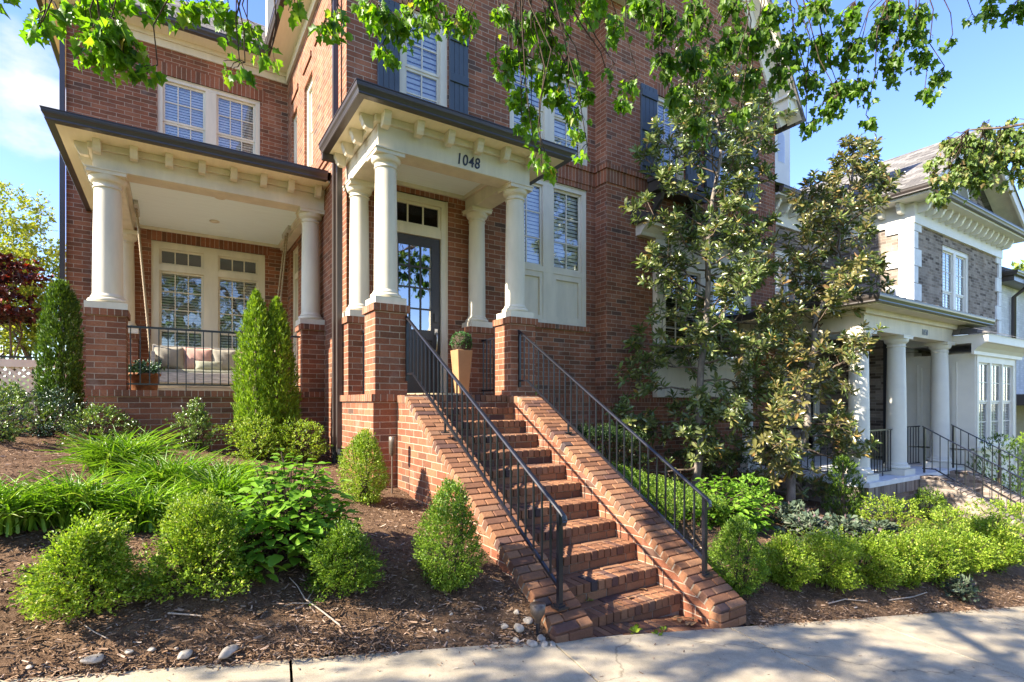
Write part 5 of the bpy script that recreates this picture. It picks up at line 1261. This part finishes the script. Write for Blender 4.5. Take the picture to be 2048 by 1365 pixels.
def crown_tree(name, label, x, y, h, w, z0, lf, n, ls, seed, base_h=.3, trunks=1, tm=None, per=9, group=None, lump=.25, cat='tree', flat=1.0):
    rg = np.random.default_rng(seed); o = thing(name, label, cat, (x, y, z0), group); b0 = np.array(ORG[o.name])
    hb = h * base_h; nb = 26; lob = rnd_unit(rg, nb) * np.array([w / 2, w / 2, (h - hb) / 2]) * .68 * rg.random((nb, 1)) ** .4 + np.array([0, 0, hb + (h - hb) * .5])
    k = rg.integers(0, nb, n); d = rnd_unit(rg, n); rr = (w * .17) * (.6 + .6 * rg.random(nb))
    tips = lob[k] + d * rr[k][:, None] * np.array([1, 1, .8 * flat]) * (.7 + .5 * rg.random((n, 1)))
    V, F = tips_to_leaves(rg, tips + b0, nrm(d + np.array([0, 0, .2])), per, ls, ls * 3, 1., .1, tm or TD); npmesh('crown', V, F, LF[lf], o)
    mb = MB()
    for i in range(trunks):
        a = i * 6.283 / trunks + .4; q = Vector((x, y, z0)) + Vector((math.cos(a), math.sin(a), 0)) * w * .16 * (trunks > 1) + Vector((0, 0, hb * 1.3))
        s = Vector((x, y, z0 - .1)) + Vector((math.cos(a), math.sin(a), 0)) * .08 * (trunks > 1)
        r = w * .022 / (1 + .35 * (trunks - 1)); mb.tube(limb_path(s, q, rg, 0, 5, .05), [r * (1.2 - .1 * j) for j in range(6)], 7)
        for j in rg.choice(nb, 5): mb.tube(limb_path(q, Vector(lob[j]) + Vector(b0), rg, .03, 5, .08), [r * .6 * (1 - .15 * m) for m in range(6)], 5)
    mb.build('trunk', BARK, o); return o
def background():
    # lattice fence
    F = thing('lattice_fence', 'cream painted fence with a lattice panel and dark top rail behind the hollies', 'fence', (-5, 15, -.6))
    m = MB(); x0, x1, y = -13.5, -1.9, 15.0
    m.box((x0, y, .74), (x1, y + .10, .90)); m.box((x0, y + .01, .10), (x1, y + .09, .20)); 
    x = x1
    while x > x0: m.box((x - .14, y - .02, -1.0), (x, y + .12, .95)); x -= 1.75
    m.box((x0, y + .03, -1.0), (x1, y + .07, .10)); m.build('frame', CREAM, F)
    m = MB(); k = -1.0
    lo, hi = .20, .74
    x = x0
    while x < x1 + .6:
        for s in (1, -1):
            a = Vector((x, y + .05 + .012 * s, lo if s > 0 else hi)); b = Vector((x + .54, y + .05 + .012 * s, hi if s > 0 else lo)); n_ = Vector((-(b - a).z, 0, (b - a).x)).normalized() * .028
            if b.x < x1: m.prism([(0, 0), (1, 0), (1, 1), (0, 1)], lambda u, v: tuple(a.lerp(b, u) + n_ * (2 * v - 1) + Vector((0, -.006, 0))), lambda u, v: tuple(a.lerp(b, u) + n_ * (2 * v - 1) + Vector((0, .006, 0))))
        x += .145
    m.build('lattice_panel', CREAM, F, recalc=True)
    m = MB(); m.box((x0, y + .02, .93), (x1, y + .07, .97)); m.build('top_rail', BLACKM, F)
    crown_tree('japanese_maple', 'dark red japanese maple with several slim stems behind the lattice fence', -3.3, 16.2, 4.1, 2.7, -.35, 'red', 620, .085, 301, .36, 5, TMAP, 8, flat=.5)
    crown_tree('yellow_tree', 'pale yellow-green tree behind the red maple', -3.5, 20.0, 6.4, 5.2, -.2, 'yel', 3000, .09, 302, .12, 4, TD, 9)
    crown_tree('yellow_tree', 'second yellow-green tree at the far left edge behind the red maple', -7.5, 24.0, 6.0, 5.5, -.2, 'yel', 1300, .10, 303, .12, 3, TD, 9)
    crown_tree('distant_tree', 'bright green tree on the rise behind the white house roof', 53, 13.5, 16.2, 15, -4.0, 'fary', 4200, .40, 304, .1, 1, TD, 9)
    p = crown_tree('street_side_tree', 'leafy tree across the street, seen only in the window panes', -9, -15, 8.0, 6.5, -1.6, 'far', 900, .20, 306, .15, 1, TD, 9, 'trees across the street')
    for i, (x, y, s) in enumerate(((-3.5, -16, .95), (2.5, -14.5, 1.05), (8, -16, .9), (13, -14.5, 1.1), (19, -16, 1.0), (25, -15, 1.05), (31, -16, .95))):
        dup(p, x, y, (s, s, s * (1 + .1 * (i % 3 - 1))), i * 1.3, z=-1.7 - .1 * x)
background()

# ================================================================ NEIGHBOURING HOUSES
def neighbour():
    H = thing('grey_brick_house', 'grey brick house with white quoins, gable and white columned porch, numbered 1050', 'house', (15, 6, -2.6)); F0 = -1.52
    m = MB(); wall(m, 'Y', 6.0, 16.1, 22.5, -3.6, 5.0, [(18.0, 19.95, 1.9, 4.38)]); m.face([(16.1, 6, 5.0), (22.5, 6, 5.0), (22.5, 6, 5.35), (16.1, 6, 5.35)], (0, -1, 0)); m.face([(16.4, 6, 5.35), (22.2, 6, 5.35), (19.3, 6, 7.3)], (0, -1, 0))
    wall(m, 'X', 16.1, 6.0, 9, -3.6, 5.2); m.build('wall', GBRICK, H)
    m = MB(); wall(m, 'Y', 8.0, 12.6, 16.1, -3.4, 5.1, [(12.95, 13.95, 2.0, 4.0), (14.3, 15.3, 2.0, 4.0), (13.0, 13.9, -1.3, 1.1), (14.5, 15.5, -1.45, 1.0)]); m.build('wall', GBRICK, H)
    window(H, 'Y', 6.0, 18.0, 19.95, 1.9, 4.38, 2, 2, 2, mull=.18, cas=.12, frame=WHITE, slat=.08)
    for a in (12.95, 14.3): window(H, 'Y', 8.0, a, a + 1, 2.0, 4.0, 1, 2, 2, cas=.1, frame=WHITE, slat=.08)
    window(H, 'Y', 8.0, 13.0, 13.9, -1.3, 1.1, 1, 2, 2, cas=.1, frame=WHITE); window(H, 'Y', 8.0, 14.5, 15.5, -1.45, 1.0, 1, 2, 3, cas=.12, frame=WHITE, meet=False, name='door', slat=0)
    # quoins
    m = MB(); mr_ = MB(); z = -1.4; i = 0
    while z < 4.55:
        a = .42 if i % 2 else .22; b = .60 if i % 2 else .30
        m.box((16.06, 5.955, z + .008), (16.1 + a, 6.02, z + .44)); m.box((16.055, 6.021, z + .008), (16.12, 6 + b, z + .44)); mr_.box((22.52 - a, 5.955, z + .008), (22.54, 6.02, z + .44)); z += .448; i += 1
    m.build('quoins', STONE, H); mr_.build('quoins', STONE, H)
    m = MB(); m.box((16.04, 5.93, 4.62), (22.56, 6.03, 5.14)); m.box((16.04, 6.03, 4.62), (16.12, 8.0, 5.14)); m.box((12.6, 7.93, 4.62), (16.04, 8.03, 5.14)); m.build('frieze', WHITE, H)
    m = MB(); m.box((15.55, 5.45, 5.14), (23.0, 6.1, 5.19)); m.box((15.55, 6.1, 5.14), (16.1, 7.5, 5.19)); m.box((12.6, 7.5, 5.14), (16.1, 8.1, 5.189)); m.build('soffit', WHITE, H)
    x = 16.25
    while x < 22.6: bracket(H, 'Y', 5.93, x, 5.139, .26, .30, .10, WHITE); x += .44
    x = 12.9
    while x < 15.6: bracket(H, 'Y', 7.93, x, 5.139, .26, .30, .10, WHITE); x += .44
    for y in (6.2, 6.64, 7.08): bracket(H, 'X', 16.04, y, 5.139, .26, .30, .10, WHITE)
    gutter(H, [(15.55, 7.4, -1, 0), (15.55, 5.45, -1, -1), (23.0, 5.45, 0, -1)], gprof(5.19)); gutter(H, [(12.6, 7.5, 0, -1), (15.42, 7.5, 0, -1)], gprof(5.19))
    m = MB(); m.face([(15.42, 5.32, 5.34), (15.42, 14, 5.34), (19.28, 14, 7.75), (19.28, 5.32, 7.75)], (-1, 0, 1)); m.face([(23.13, 5.32, 5.34), (23.13, 14, 5.34), (19.28, 14, 7.75), (19.28, 5.32, 7.75)], (1, 0, 1)); m.face([(12.6, 7.38, 5.34), (16.6, 7.38, 5.34), (16.6, 11.5, 7.9), (12.6, 11.5, 7.9)], (0, -1, 1)); m.face([(12.6, 11.5, 7.9), (16.6, 11.5, 7.9), (16.6, 15, 5.5), (12.6, 15, 5.5)], (0, 1, 1)); m.build('roof', SHINGLE, H)
    for sx in (1, -1):
        m = MB(); e = 19.28 - sx * 3.75
        P = [(e, 5.40), (19.28, 7.74), (19.28, 7.40), (e + sx * .5, 5.40)]
        m.prism(P, lambda a, z: (a, 5.36, z), lambda a, z: (a, 5.42, z)); f = m.build('rake_board', WHITE, H, recalc=True)
        m = MB(); m.face([(e, 5.42, 5.36), (19.28, 5.42, 7.70), (19.28, 6.0, 7.70), (e, 6.0, 5.36)], (0, 0, -1)); m.build('rake_soffit', CREAM, f)
    m = MB(); pts = [(19.28 + .55 * math.cos(math.pi * k / 16), 5.6 + .85 * math.sin(math.pi * k / 16)) for k in range(17)]
    m.prism(pts, lambda a, z: (a, 5.94, z), lambda a, z: (a, 6.02, z)); f = m.build('arch_window', WHITE, H, recalc=True)
    m = MB(); m.face([(19.28 + (a - 19.28) * .82, 5.935, 5.64 + (z - 5.6) * .84) for a, z in pts], (0, -1, 0)); m.build('pane', GLASS, f)
    # dormer on the wing
    m = MB(); m.box((14.1, 8.6, 5.9), (15.0, 11, 8.3)); m.prism([(13.95, 8.3), (15.15, 8.3), (14.55, 9.0)], lambda a, z: (a, 8.5, z), lambda a, z: (a, 11.5, z)); f = m.build('dormer', WHITE, H, recalc=True)
    m = MB(); m.prism([(13.85, 8.26), (14.55, 9.08), (15.25, 8.26), (15.25, 8.34), (14.55, 9.16), (13.85, 8.34)], lambda a, z: (a, 8.4, z), lambda a, z: (a, 11.5, z)); m.build('dormer_roof', SHINGLE, f, recalc=True)
    pts = [(14.38, 6.8), (14.72, 6.8), (14.72, 7.5)] + [(14.55 + .17 * math.cos(math.pi * k / 8), 7.5 + .17 * math.sin(math.pi * k / 8)) for k in range(1, 8)] + [(14.38, 7.5)]
    m = MB(); m.face([(a, 8.592, z) for a, z in pts], (0, -1, 0)); m.build('dormer_window', GLASS, f)
    # porch
    m = MB(); m.box((11.05, 4.85, -3.6), (15.6, 8.0, F0 - .09)); m.box((11.0, 4.80, F0 - .30), (15.65, 4.86, F0 - .09), 1, vmid=True); m.box((11.0, 4.87, F0 - .30), (11.06, 8.0, F0 - .09), 1, vmid=True); f = m.build('porch_base', [GBRICK, GSOLD], H)
    m = MB(); m.box((10.98, 4.78, F0 - .088), (15.68, 8.0, F0)); m.build('porch_floor', STONE, H)
    for x in (11.35, 12.97, 15.22): column(H, x, 5.13, F0 + .002, 1.40, .185, .158, .12, WHITE)
    column(H, 11.35, 7.6, F0 + .002, 1.40, .185, .158, .12, WHITE)
    m = MB(); m.box((11.15, 4.95, 1.402), (15.45, 5.30, 1.80)); m.box((11.15, 5.30, 1.402), (11.5, 8.0, 1.80)); m.box((11.08, 4.88, 1.70), (15.52, 4.95, 1.80)); m.box((11.08, 4.95, 1.70), (11.15, 8, 1.80)); m.build('beam', CREAM, H)
    lettering('1050', 13.72, 4.947, 1.47, .18, H)
    m = MB(); m.box((11.5, 5.3, 1.74), (15.45, 8.0, 1.79)); m.build('porch_ceiling', CEIL, H)
    m = MB(); m.box((10.75, 4.58, 1.80), (16.35, 6.0, 1.83)); m.box((10.75, 6.0, 1.80), (16.1, 8, 1.829)); m.build('soffit', CREAM, H)
    gutter(H, [(10.75, 8, -1, 0), (10.75, 4.58, -1, -1), (16.45, 4.58, 0, -1)], gprof(1.82))
    m = MB(); m.face([(10.65, 4.48, 1.95), (16.45, 4.48, 1.95), (16.45, 6.0, 2.35), (12.3, 6.0, 2.35)], (0, -1, 1)); m.face([(10.65, 4.48, 1.95), (12.3, 6.0, 2.35), (12.3, 8, 2.35), (10.65, 8, 1.95)], (-1, 0, 1)); m.face([(12.3, 6, 2.35), (16.2, 6, 2.35), (16.2, 8, 2.4), (12.3, 8, 2.4)], (0, 0, 1)); f = m.build('porch_roof', TINR, H)
    m = MB(); x = 11.2
    while x < 16.4:
        y1 = 6.0 if x > 12.3 else 4.48 + (x - 10.65) * .92
        m.prism([(4.5, 1.956), (4.5, 1.995), (y1, 1.995 + (y1 - 4.48) * .263), (y1, 1.956 + (y1 - 4.48) * .263)], lambda y, z: (x - .012, y, z), lambda y, z: (x + .012, y, z)); x += .30
    m.build('seams', TINR, f, recalc=True)
    m = MB(); m.box((14.52, 5.9, -1.5), (14.66, 6.02, 1.74)); m.build('downspout', BLACKM, H)
    # white bay
    window(H, 'Y', 4.6, 15.75, 18.45, -1.05, 1.10, 3, 2, 2, mull=.10, cas=.16, frame=WHITE, slat=.07, b0=.0, tilt=.4)
    m = MB(); m.box((15.70, 4.62, -1.10), (15.77, 6.0, 1.14)); m.box((18.43, 4.62, -1.1), (18.5, 6, 1.14)); m.box((15.66, 4.54, -1.13), (18.54, 4.62, -1.05)); m.box((15.72, 4.60, -3.4), (18.48, 6.0, -1.13))
    for a in (15.72, 17.05, 18.38): m.box((a, 4.575, -3.4), (a + .10, 4.60, -1.13))
    m.prism([(0, 1.10), (-.05, 1.10), (-.05, 1.18), (-.12, 1.26), (-.24, 1.34), (-.30, 1.36), (-.30, 1.55), (0, 1.55)], lambda b, z: (15.42, 4.6 + b, z), lambda b, z: (18.78, 4.6 + b, z)); m.box((15.42, 4.6, 1.36), (18.78, 6.0, 1.549)); m.build('bay', WHITE, H, recalc=True)
    m = MB(); m.face([(15.36, 4.24, 1.56), (18.84, 4.24, 1.56), (18.3, 6.0, 2.25), (15.9, 6.0, 2.25)], (0, -1, 1)); m.face([(15.36, 4.24, 1.56), (15.9, 6, 2.25), (15.36, 6, 1.56)], (-1, 0, 1)); m.build('bay_roof', SHINGLE, H)
    window(H, 'X', 15.70, 4.95, 5.75, -1.0, .95, 1, 2, 2, cas=.1, frame=WHITE, b0=-.02)
    # steps of the neighbour
    S = thing('front_steps', 'grey brick front steps rising to the white columned porch of number 1050', 'steps', (14.1, 3.2, -3.2)); SB = bpy.data.materials['grey_brick']
    n = 9; r = .165; t = .285
    for k in range(1, n + 1):
        m = MB(); y = 4.78 - t * (k - 1); m.box((13.55, y - t, F0 - r * k - .16), (14.72, y, F0 - r * k)); m.build('step', GBRICK, S)
    for x0, x1 in ((13.18, 13.55), (14.72, 15.09)):
        m = MB(); m.prism([(4.79, -3.8), (4.79, F0 - .02), (4.5, F0 - .02), (2.05, F0 - .02 - .58 * 2.45), (2.05, -3.8)], lambda y, z: (x0, y, z), lambda y, z: (x1, y, z)); c = m.build('cheek_wall', GBRICK, S, recalc=True)
        m = MB(); nn = 34; ln = math.hypot(1, .58)
        for i in range(nn):
            o = Vector((x0 - .012, 4.5, F0 - .02)) + Vector((0, -1, -.58)) / ln * (i * 2.45 * ln / nn); uy = Vector((0, -1, -.58)) / ln; uz = Vector((0, -.58, 1)) / ln
            m.box((0, .006, -.03), (.395, .078, .03), T=lambda p, q, s: o + Vector((p, 0, 0)) + uy * q + uz * s)
        m.build('wall_coping', GBRICK, c, bevel=.008)
    stair_rail(13.36, 'black iron railing on the near side of the far steps at number 1050', 4.8, F0 + 1.0, 2.3, F0 - .02 - .58 * 2.2, .585, 18, h=.86)
    stair_rail(14.90, 'black iron railing on the far side of the steps at number 1050', 4.8, F0 + 1.0, 2.3, F0 - .02 - .58 * 2.2, .585, 18, h=.86)
    flat_rail('black iron railing between the first two white columns of number 1050', (11.6, 5.13), (12.75, 5.13), F0, F0 + .95, 9)
    flat_rail('black iron railing on the left side of the porch at number 1050', (11.35, 5.4), (11.35, 7.4), F0, F0 + .95, 14)
    flat_rail('black iron railing at the back of the far landing, beside the dark downspout', (13.3, 5.45), (15.0, 5.45), F0, F0 + .95, 11)
    # third house
    T3 = thing('white_brick_house', 'white painted brick house with grey shingle roof at the far right edge', 'house', (27, 6, -3))
    m = MB(); wall(m, 'Y', 6.2, 23.4, 33, -4.4, 3.95, []); wall(m, 'X', 23.4, 6.2, 12, -4.4, 3.95); m.build('wall', WBRICK, T3)
    m = MB(); m.face([(22.9, 5.7, 4.25), (34, 5.7, 4.25), (34, 10.5, 7.2), (26.4, 10.5, 7.2)], (0, -1, 1)); m.face([(22.9, 5.7, 4.25), (26.4, 10.5, 7.2), (26.4, 16, 7.2), (22.9, 16, 4.25)], (-1, 0, 1)); m.build('roof', SHINGLE, T3)
    m = MB(); m.box((22.95, 5.75, 3.95), (34, 6.2, 4.2)); m.box((22.95, 6.2, 3.95), (23.4, 12, 4.2)); m.build('soffit', BROWN, T3)
    gutter(T3, [(22.95, 12, -1, 0), (22.95, 5.75, -1, -1), (34, 5.75, 0, -1)], gprof(4.12))
    m = MB(); m.tube([(24.3, 5.7, 4.1), (24.3, 5.75, 3.9), (24.3, 6.1, 3.6), (24.3, 6.12, -3)], .07, 8); m.build('downspout', BROWN, T3)
    m = MB(); m.box((22.3, 4.2, -.1), (33, 6.1, .25)); m.build('porch_roof', TINR, T3)
    m = MB(); m.box((23.6, 6.0, -3.2), (32, 6.16, -.1)); m.build('porch_back', GREYF, T3)
    column(T3, 22.9, 4.7, -3.3, -.12, .19, .16, .1, CREAM); column(T3, 26.5, 4.7, -3.3, -.12, .19, .16, .1, CREAM)
    m = MB(); m.box((22.4, 4.3, -4.3), (33, 6.2, -3.3)); m.build('porch_floor', STONE, T3)
neighbour()

# ================================================================ SMALL THINGS ON THE GROUND
def bedz(x, y): return gz(x, y) + .018 * math.sin(3.1 * x + 1.7 * y) + .014 * math.sin(7 * y - 4 * x)
def litter():
    rg = np.random.default_rng(77); P = []
    while len(P) < 70000:
        x = rg.uniform(-3.0, 10); d = rg.random() ** 1.6 * 6.2; y = ye(x) + .015 + d - (.10 * rg.random() ** 2.5 if d < .25 else 0)
        if 2.33 < x < 4.39 and y < 6.5: continue
        if y > 9.1 or (x > 2 and y > 7.5) or (2 < x < 4.6 and y > 6.3): continue
        q = .5385 * x + .8426 * y
        if rg.random() > min(1, (3.6 / max(q, 2)) ** 2): continue
        P.append((x, y, bedz(x, y) + rg.uniform(-.004, .014)))
    n = len(P); a = rg.random(n) * 6.283
    D = np.stack([np.cos(a), np.sin(a), .22 * rg.normal(size=n)], 1); Nn = np.array([0, 0, 1.]) + .45 * rg.normal(size=(n, 3))
    S = np.clip(rg.lognormal(-3.85, .45, n), .008, .06)
    TC = (np.array([(-.10, 0, 0), (0, -.05, .07), (.11, .02, 0), (-.13, .9, 0), (.02, 1.05, .08), (.10, .95, 0)]), np.array([(0, 1, 4), (0, 4, 3), (1, 2, 5), (1, 5, 4)]))
    V, F = leaves(np.array(P), D, Nn, S, TC); meta(npmesh('mulch_chips', V, F, CHIP), kind='stuff')
    P = []
    while len(P) < 900:
        x = rg.uniform(-1.2, 11); w = rg.random() ** 2.2 * 1.9 + .02
        P.append((x - .148 * w, ye(x) - .989 * w, ze(x) + .004))
    n = len(P); a = rg.random(n) * 6.283
    V, F = leaves(np.array(P), np.stack([np.cos(a), np.sin(a), .05 * rg.normal(size=n)], 1), np.array([0, 0, 1.]) + .2 * rg.normal(size=(n, 3)), np.clip(rg.lognormal(-4.4, .5, n), .005, .035), TC); meta(npmesh('path_litter', V, F, CHIP), kind='stuff')
    def rock(label, x, y, s, seed, group=None, name='rock', z=None, sq=(1, .75, .5)):
        rg = np.random.default_rng(seed); bm = bmesh.new(); bmesh.ops.create_icosphere(bm, subdivisions=3, radius=1)
        k = rnd_unit(rg, 7); h = rg.random(7) * .25 + .75
        a = rg.random() * 6.28
        for v in bm.verts:
            f = 1.0
            for q, w in zip(k, h):
                dd = v.co.dot(Vector(q))
                if dd > w * .8: f = min(f, w * .8 / dd + .02)
            p = v.co * f; p = Vector((p.x * sq[0], p.y * sq[1], p.z * sq[2])) * s
            v.co = Vector((p.x * math.cos(a) - p.y * math.sin(a), p.x * math.sin(a) + p.y * math.cos(a), p.z))
        me = bpy.data.meshes.new(name); bm.to_mesh(me); bm.free(); me.polygons.foreach_set('use_smooth', [True] * len(me.polygons)); me.materials.append(PEBBLE)
        o = bpy.data.objects.new(name, me); COL.objects.link(o); o.location = (x, y, (bedz(x, y) if z is None else z) + s * .18); return meta(o, label, 'stone', group)
    rock('pale angular stone at the mulch edge, left of the long smooth one', .06, 3.56, .05, 1)
    rock('long smooth pale stone at the mulch edge', .28, 3.52, .072, 2, sq=(1, .55, .42))
    rock('flat buff stone half sunk at the mulch edge near the left corner', -.36, 3.62, .062, 3, sq=(1, .7, .35))
    for i, (x, y, s) in enumerate(((-.62, 3.66, .022), (-.20, 3.63, .028), (-.10, 3.62, .024), (.02, 3.6, .02), (1.55, 3.42, .026), (1.63, 3.40, .022), (1.72, 3.52, .02), (1.5, 3.5, .018))): rock('small pebble lying along the edge of the left mulch bed', x, y, s, 10 + i, 'pebbles at the mulch edge', 'pebble')
    for i, (x, y, s) in enumerate(((2.30, 3.30, .045), (2.20, 3.27, .05), (2.33, 3.17, .042), (2.22, 3.13, .048), (2.13, 3.20, .038), (2.30, 3.10, .04), (2.36, 3.08, .035), (2.10, 3.31, .035), (2.25, 3.38, .03))): rock('rounded river stone piled round the cup shaped light', x - .05, y, s, 30 + i, 'river stones at the foot of the cheek wall', 'river_stone', sq=(1, .8, .65))
    def stick(label, pts, r, seed, forks=()):
        rg = np.random.default_rng(seed); m = MB(); P = [Vector((x, y, bedz(x, y) + .012 + .008 * i % .02)) for i, (x, y) in enumerate(pts)]; m.tube(P, [r * (1 - .5 * i / len(P)) for i in range(len(P))], 6)
        for f in forks: Q = [Vector((x, y, bedz(x, y) + .02)) for x, y in f]; m.tube(Q, [r * .7 * (1 - .5 * i / len(Q)) for i in range(len(Q))], 5)
        meta(m.build('stick', DRYW, None, origin=P[0]), label, 'stick')
    stick('forked grey stick on the mulch left of the small boxwood', [(.92, 3.52), (.84, 3.66), (.76, 3.80), (.74, 3.95), (.70, 4.02)], .006, 1, [[(.78, 3.76), (.68, 3.78), (.62, 3.76)], [(.77, 3.79), (.84, 3.90), (.90, 3.96)]])
    stick('short pale stick on the mulch in front of the middle boxwood', [(-.02, 3.82), (.06, 3.78), (.15, 3.74)], .006, 2)
    stick('thin bent twig near the flat buff stone', [(-.42, 3.86), (-.36, 3.76), (-.30, 3.70)], .004, 3)
    stick('long brown stick on the right mulch bed before the boxwood row', [(5.6, 2.82), (5.9, 2.80), (6.2, 2.72)], .008, 4)
    stick('straight reddish stick near the dark low plant', [(6.6, 2.68), (7.0, 2.60), (7.3, 2.58)], .008, 5)
    def dry(x, y, z, s, a, lab, grp):
        V, F = leaves([(0, 0, 0)], [(math.cos(a), math.sin(a), .15)], [(.2, .1, 1)], [s], THYD)
        o = npmesh('dry_leaf', V, F, LF['dead']); o.location = (x, y, z + .012); meta(o, lab, 'leaf', grp)
    st = lambda k: .10 - .1702 * k
    for x, y, k, s, a in ((3.45, 3.46, 11, .07, .3), (3.75, 3.52, 11, .09, 2.0), (3.86, 4.3, 8, .06, 1), (3.92, 5.5, 4, .06, 4), (3.3, 3.46, 11, .05, 5), (3.85, 3.75, 10, .05, 2)): dry(x, y, st(k), s, a, 'curled dry leaf lying on a brick tread of the front steps', 'dry leaves on the steps')
    for i in range(9): dry(3.80 + .16 * random.random(), 3.02 + .26 * random.random(), ze(3.9) - .01 + .02 * random.random(), .07 + .04 * random.random(), random.random() * 6.28, 'crumpled dry leaf in the corner of the landing pad by the right cheek wall', 'dry leaves on the landing pad')
    for i, (x, y) in enumerate(((2.05, 3.5), (1.7, 3.75), (2.0, 4.35), (1.35, 4.2), (4.6, 2.85), (5.2, 2.72), (.5, 3.75))): dry(x, y, bedz(x, y), .07, i * 1.7, 'fallen dry leaf on the bark mulch', 'dry leaves on the mulch')
    for i, (x, y, s) in enumerate(((3.16, 3.10, .09), (3.45, 3.05, .05), (3.30, 2.98, .06), (3.12, 3.62, .05))):
        z = ze(x) - .02 if y < 3.3 else st(11)
        w = thing('weed', ['largest yellow-green weed in a joint of the landing pad', 'tiny weed near the middle of the landing pad', 'weed at the front edge of the landing pad', 'small weed sprouting at the back of the lowest tread'][i], 'weed', (x, y, z)); rg2 = np.random.default_rng(i); n = 9
        d = rnd_unit(rg2, n); d[:, 2] = np.abs(d[:, 2]) + .3
        V, F = leaves(np.repeat(np.array([[x, y, z]]), n, 0) + d * .012, d, rnd_unit(rg2, n) + np.array([0, 0, 1.]), np.full(n, s * .8), THOL); npmesh('leaves', V, F, LF['boxy'], w)
litter()

# ================================================================ LIGHT, SKY, CAMERA
EL, AZ = R(36), 0
sun_to = Vector((-math.cos(EL), .085, math.sin(EL))).normalized()
sl = bpy.data.lights.new('sun', 'SUN'); sl.energy = 5.0; sl.angle = R(.53); sl.color = (1, .93, .80)
so = bpy.data.objects.new('sun', sl); COL.objects.link(so); so.rotation_euler = sun_to.to_track_quat('Z', 'Y').to_euler(); so.location = (-20, 5, 20)
w = bpy.data.worlds.new('World'); SC.world = w; w.use_nodes = True
nt = w.node_tree; nt.nodes.clear()
sky = N(nt, 'ShaderNodeTexSky', sky_type='NISHITA'); sky.sun_disc = False; sky.sun_elevation = EL; sky.sun_rotation = R(-90); sky.air_density = 1.0; sky.dust_density = .35; sky.ozone_density = 3.0; sky.altitude = 0
tc = N(nt, 'ShaderNodeTexCoord')
dt = N(nt, 'ShaderNodeVectorMath', operation='DOT_PRODUCT'); L(nt, tc.outputs['Generated'], dt.inputs[0])
cd = Vector((-.255, 1.335, .60)).normalized(); dt.inputs[1].default_value = cd
mp = N(nt, 'ShaderNodeMapping'); mp.inputs['Scale'].default_value = (6, 6, 11); L(nt, tc.outputs['Generated'], mp.inputs[0])
cn = N(nt, 'ShaderNodeTexNoise', inp={'Scale': 1.2, 'Detail': 7., 'Roughness': .55}); L(nt, mp.outputs[0], cn.inputs['Vector'])
ad = N(nt, 'ShaderNodeMath', operation='MULTIPLY_ADD'); L(nt, cn.outputs['Fac'], ad.inputs[0]); ad.inputs[1].default_value = .013; L(nt, dt.outputs['Value'], ad.inputs[2])
mr = N(nt, 'ShaderNodeMapRange', interpolation_type='SMOOTHSTEP', inp={1: 1.0036, 2: 1.0082}); L(nt, ad.outputs[0], mr.inputs[0])
mx = N(nt, 'ShaderNodeMix', data_type='RGBA'); L(nt, mr.outputs[0], mx.inputs[0]); hs = N(nt, 'ShaderNodeHueSaturation', inp={'Hue': .519, 'Saturation': 1.15, 'Value': .95}); L(nt, sky.outputs[0], hs.inputs['Color']); L(nt, hs.outputs[0], mx.inputs[6]); mx.inputs[7].default_value = (2.3, 2.3, 2.33, 1)
bg = N(nt, 'ShaderNodeBackground', inp={'Strength': .145}); L(nt, mx.outputs[2], bg.inputs[0])
wo = N(nt, 'ShaderNodeOutputWorld'); L(nt, bg.outputs[0], wo.inputs[0])
cam = bpy.data.cameras.new('camera'); co = bpy.data.objects.new('camera', cam); COL.objects.link(co)
cam.sensor_width = 36; cam.lens = 36 * 1064 / 2048; cam.shift_y = (805 - 682.5) / 2048; cam.clip_start = .05; cam.clip_end = 1500
co.location = (0, 0, 0); co.rotation_euler = (R(90), 0, R(-32.58))
SC.camera = co
SC.view_settings.view_transform = 'Standard'; SC.view_settings.look = 'None'; SC.view_settings.exposure = 0
SC.cycles.use_denoising = True; SC.cycles.film_exposure = 3.6
SC.cycles.max_bounces = 8; SC.cycles.transparent_max_bounces = 12; SC.cycles.sample_clamp_indirect = 8
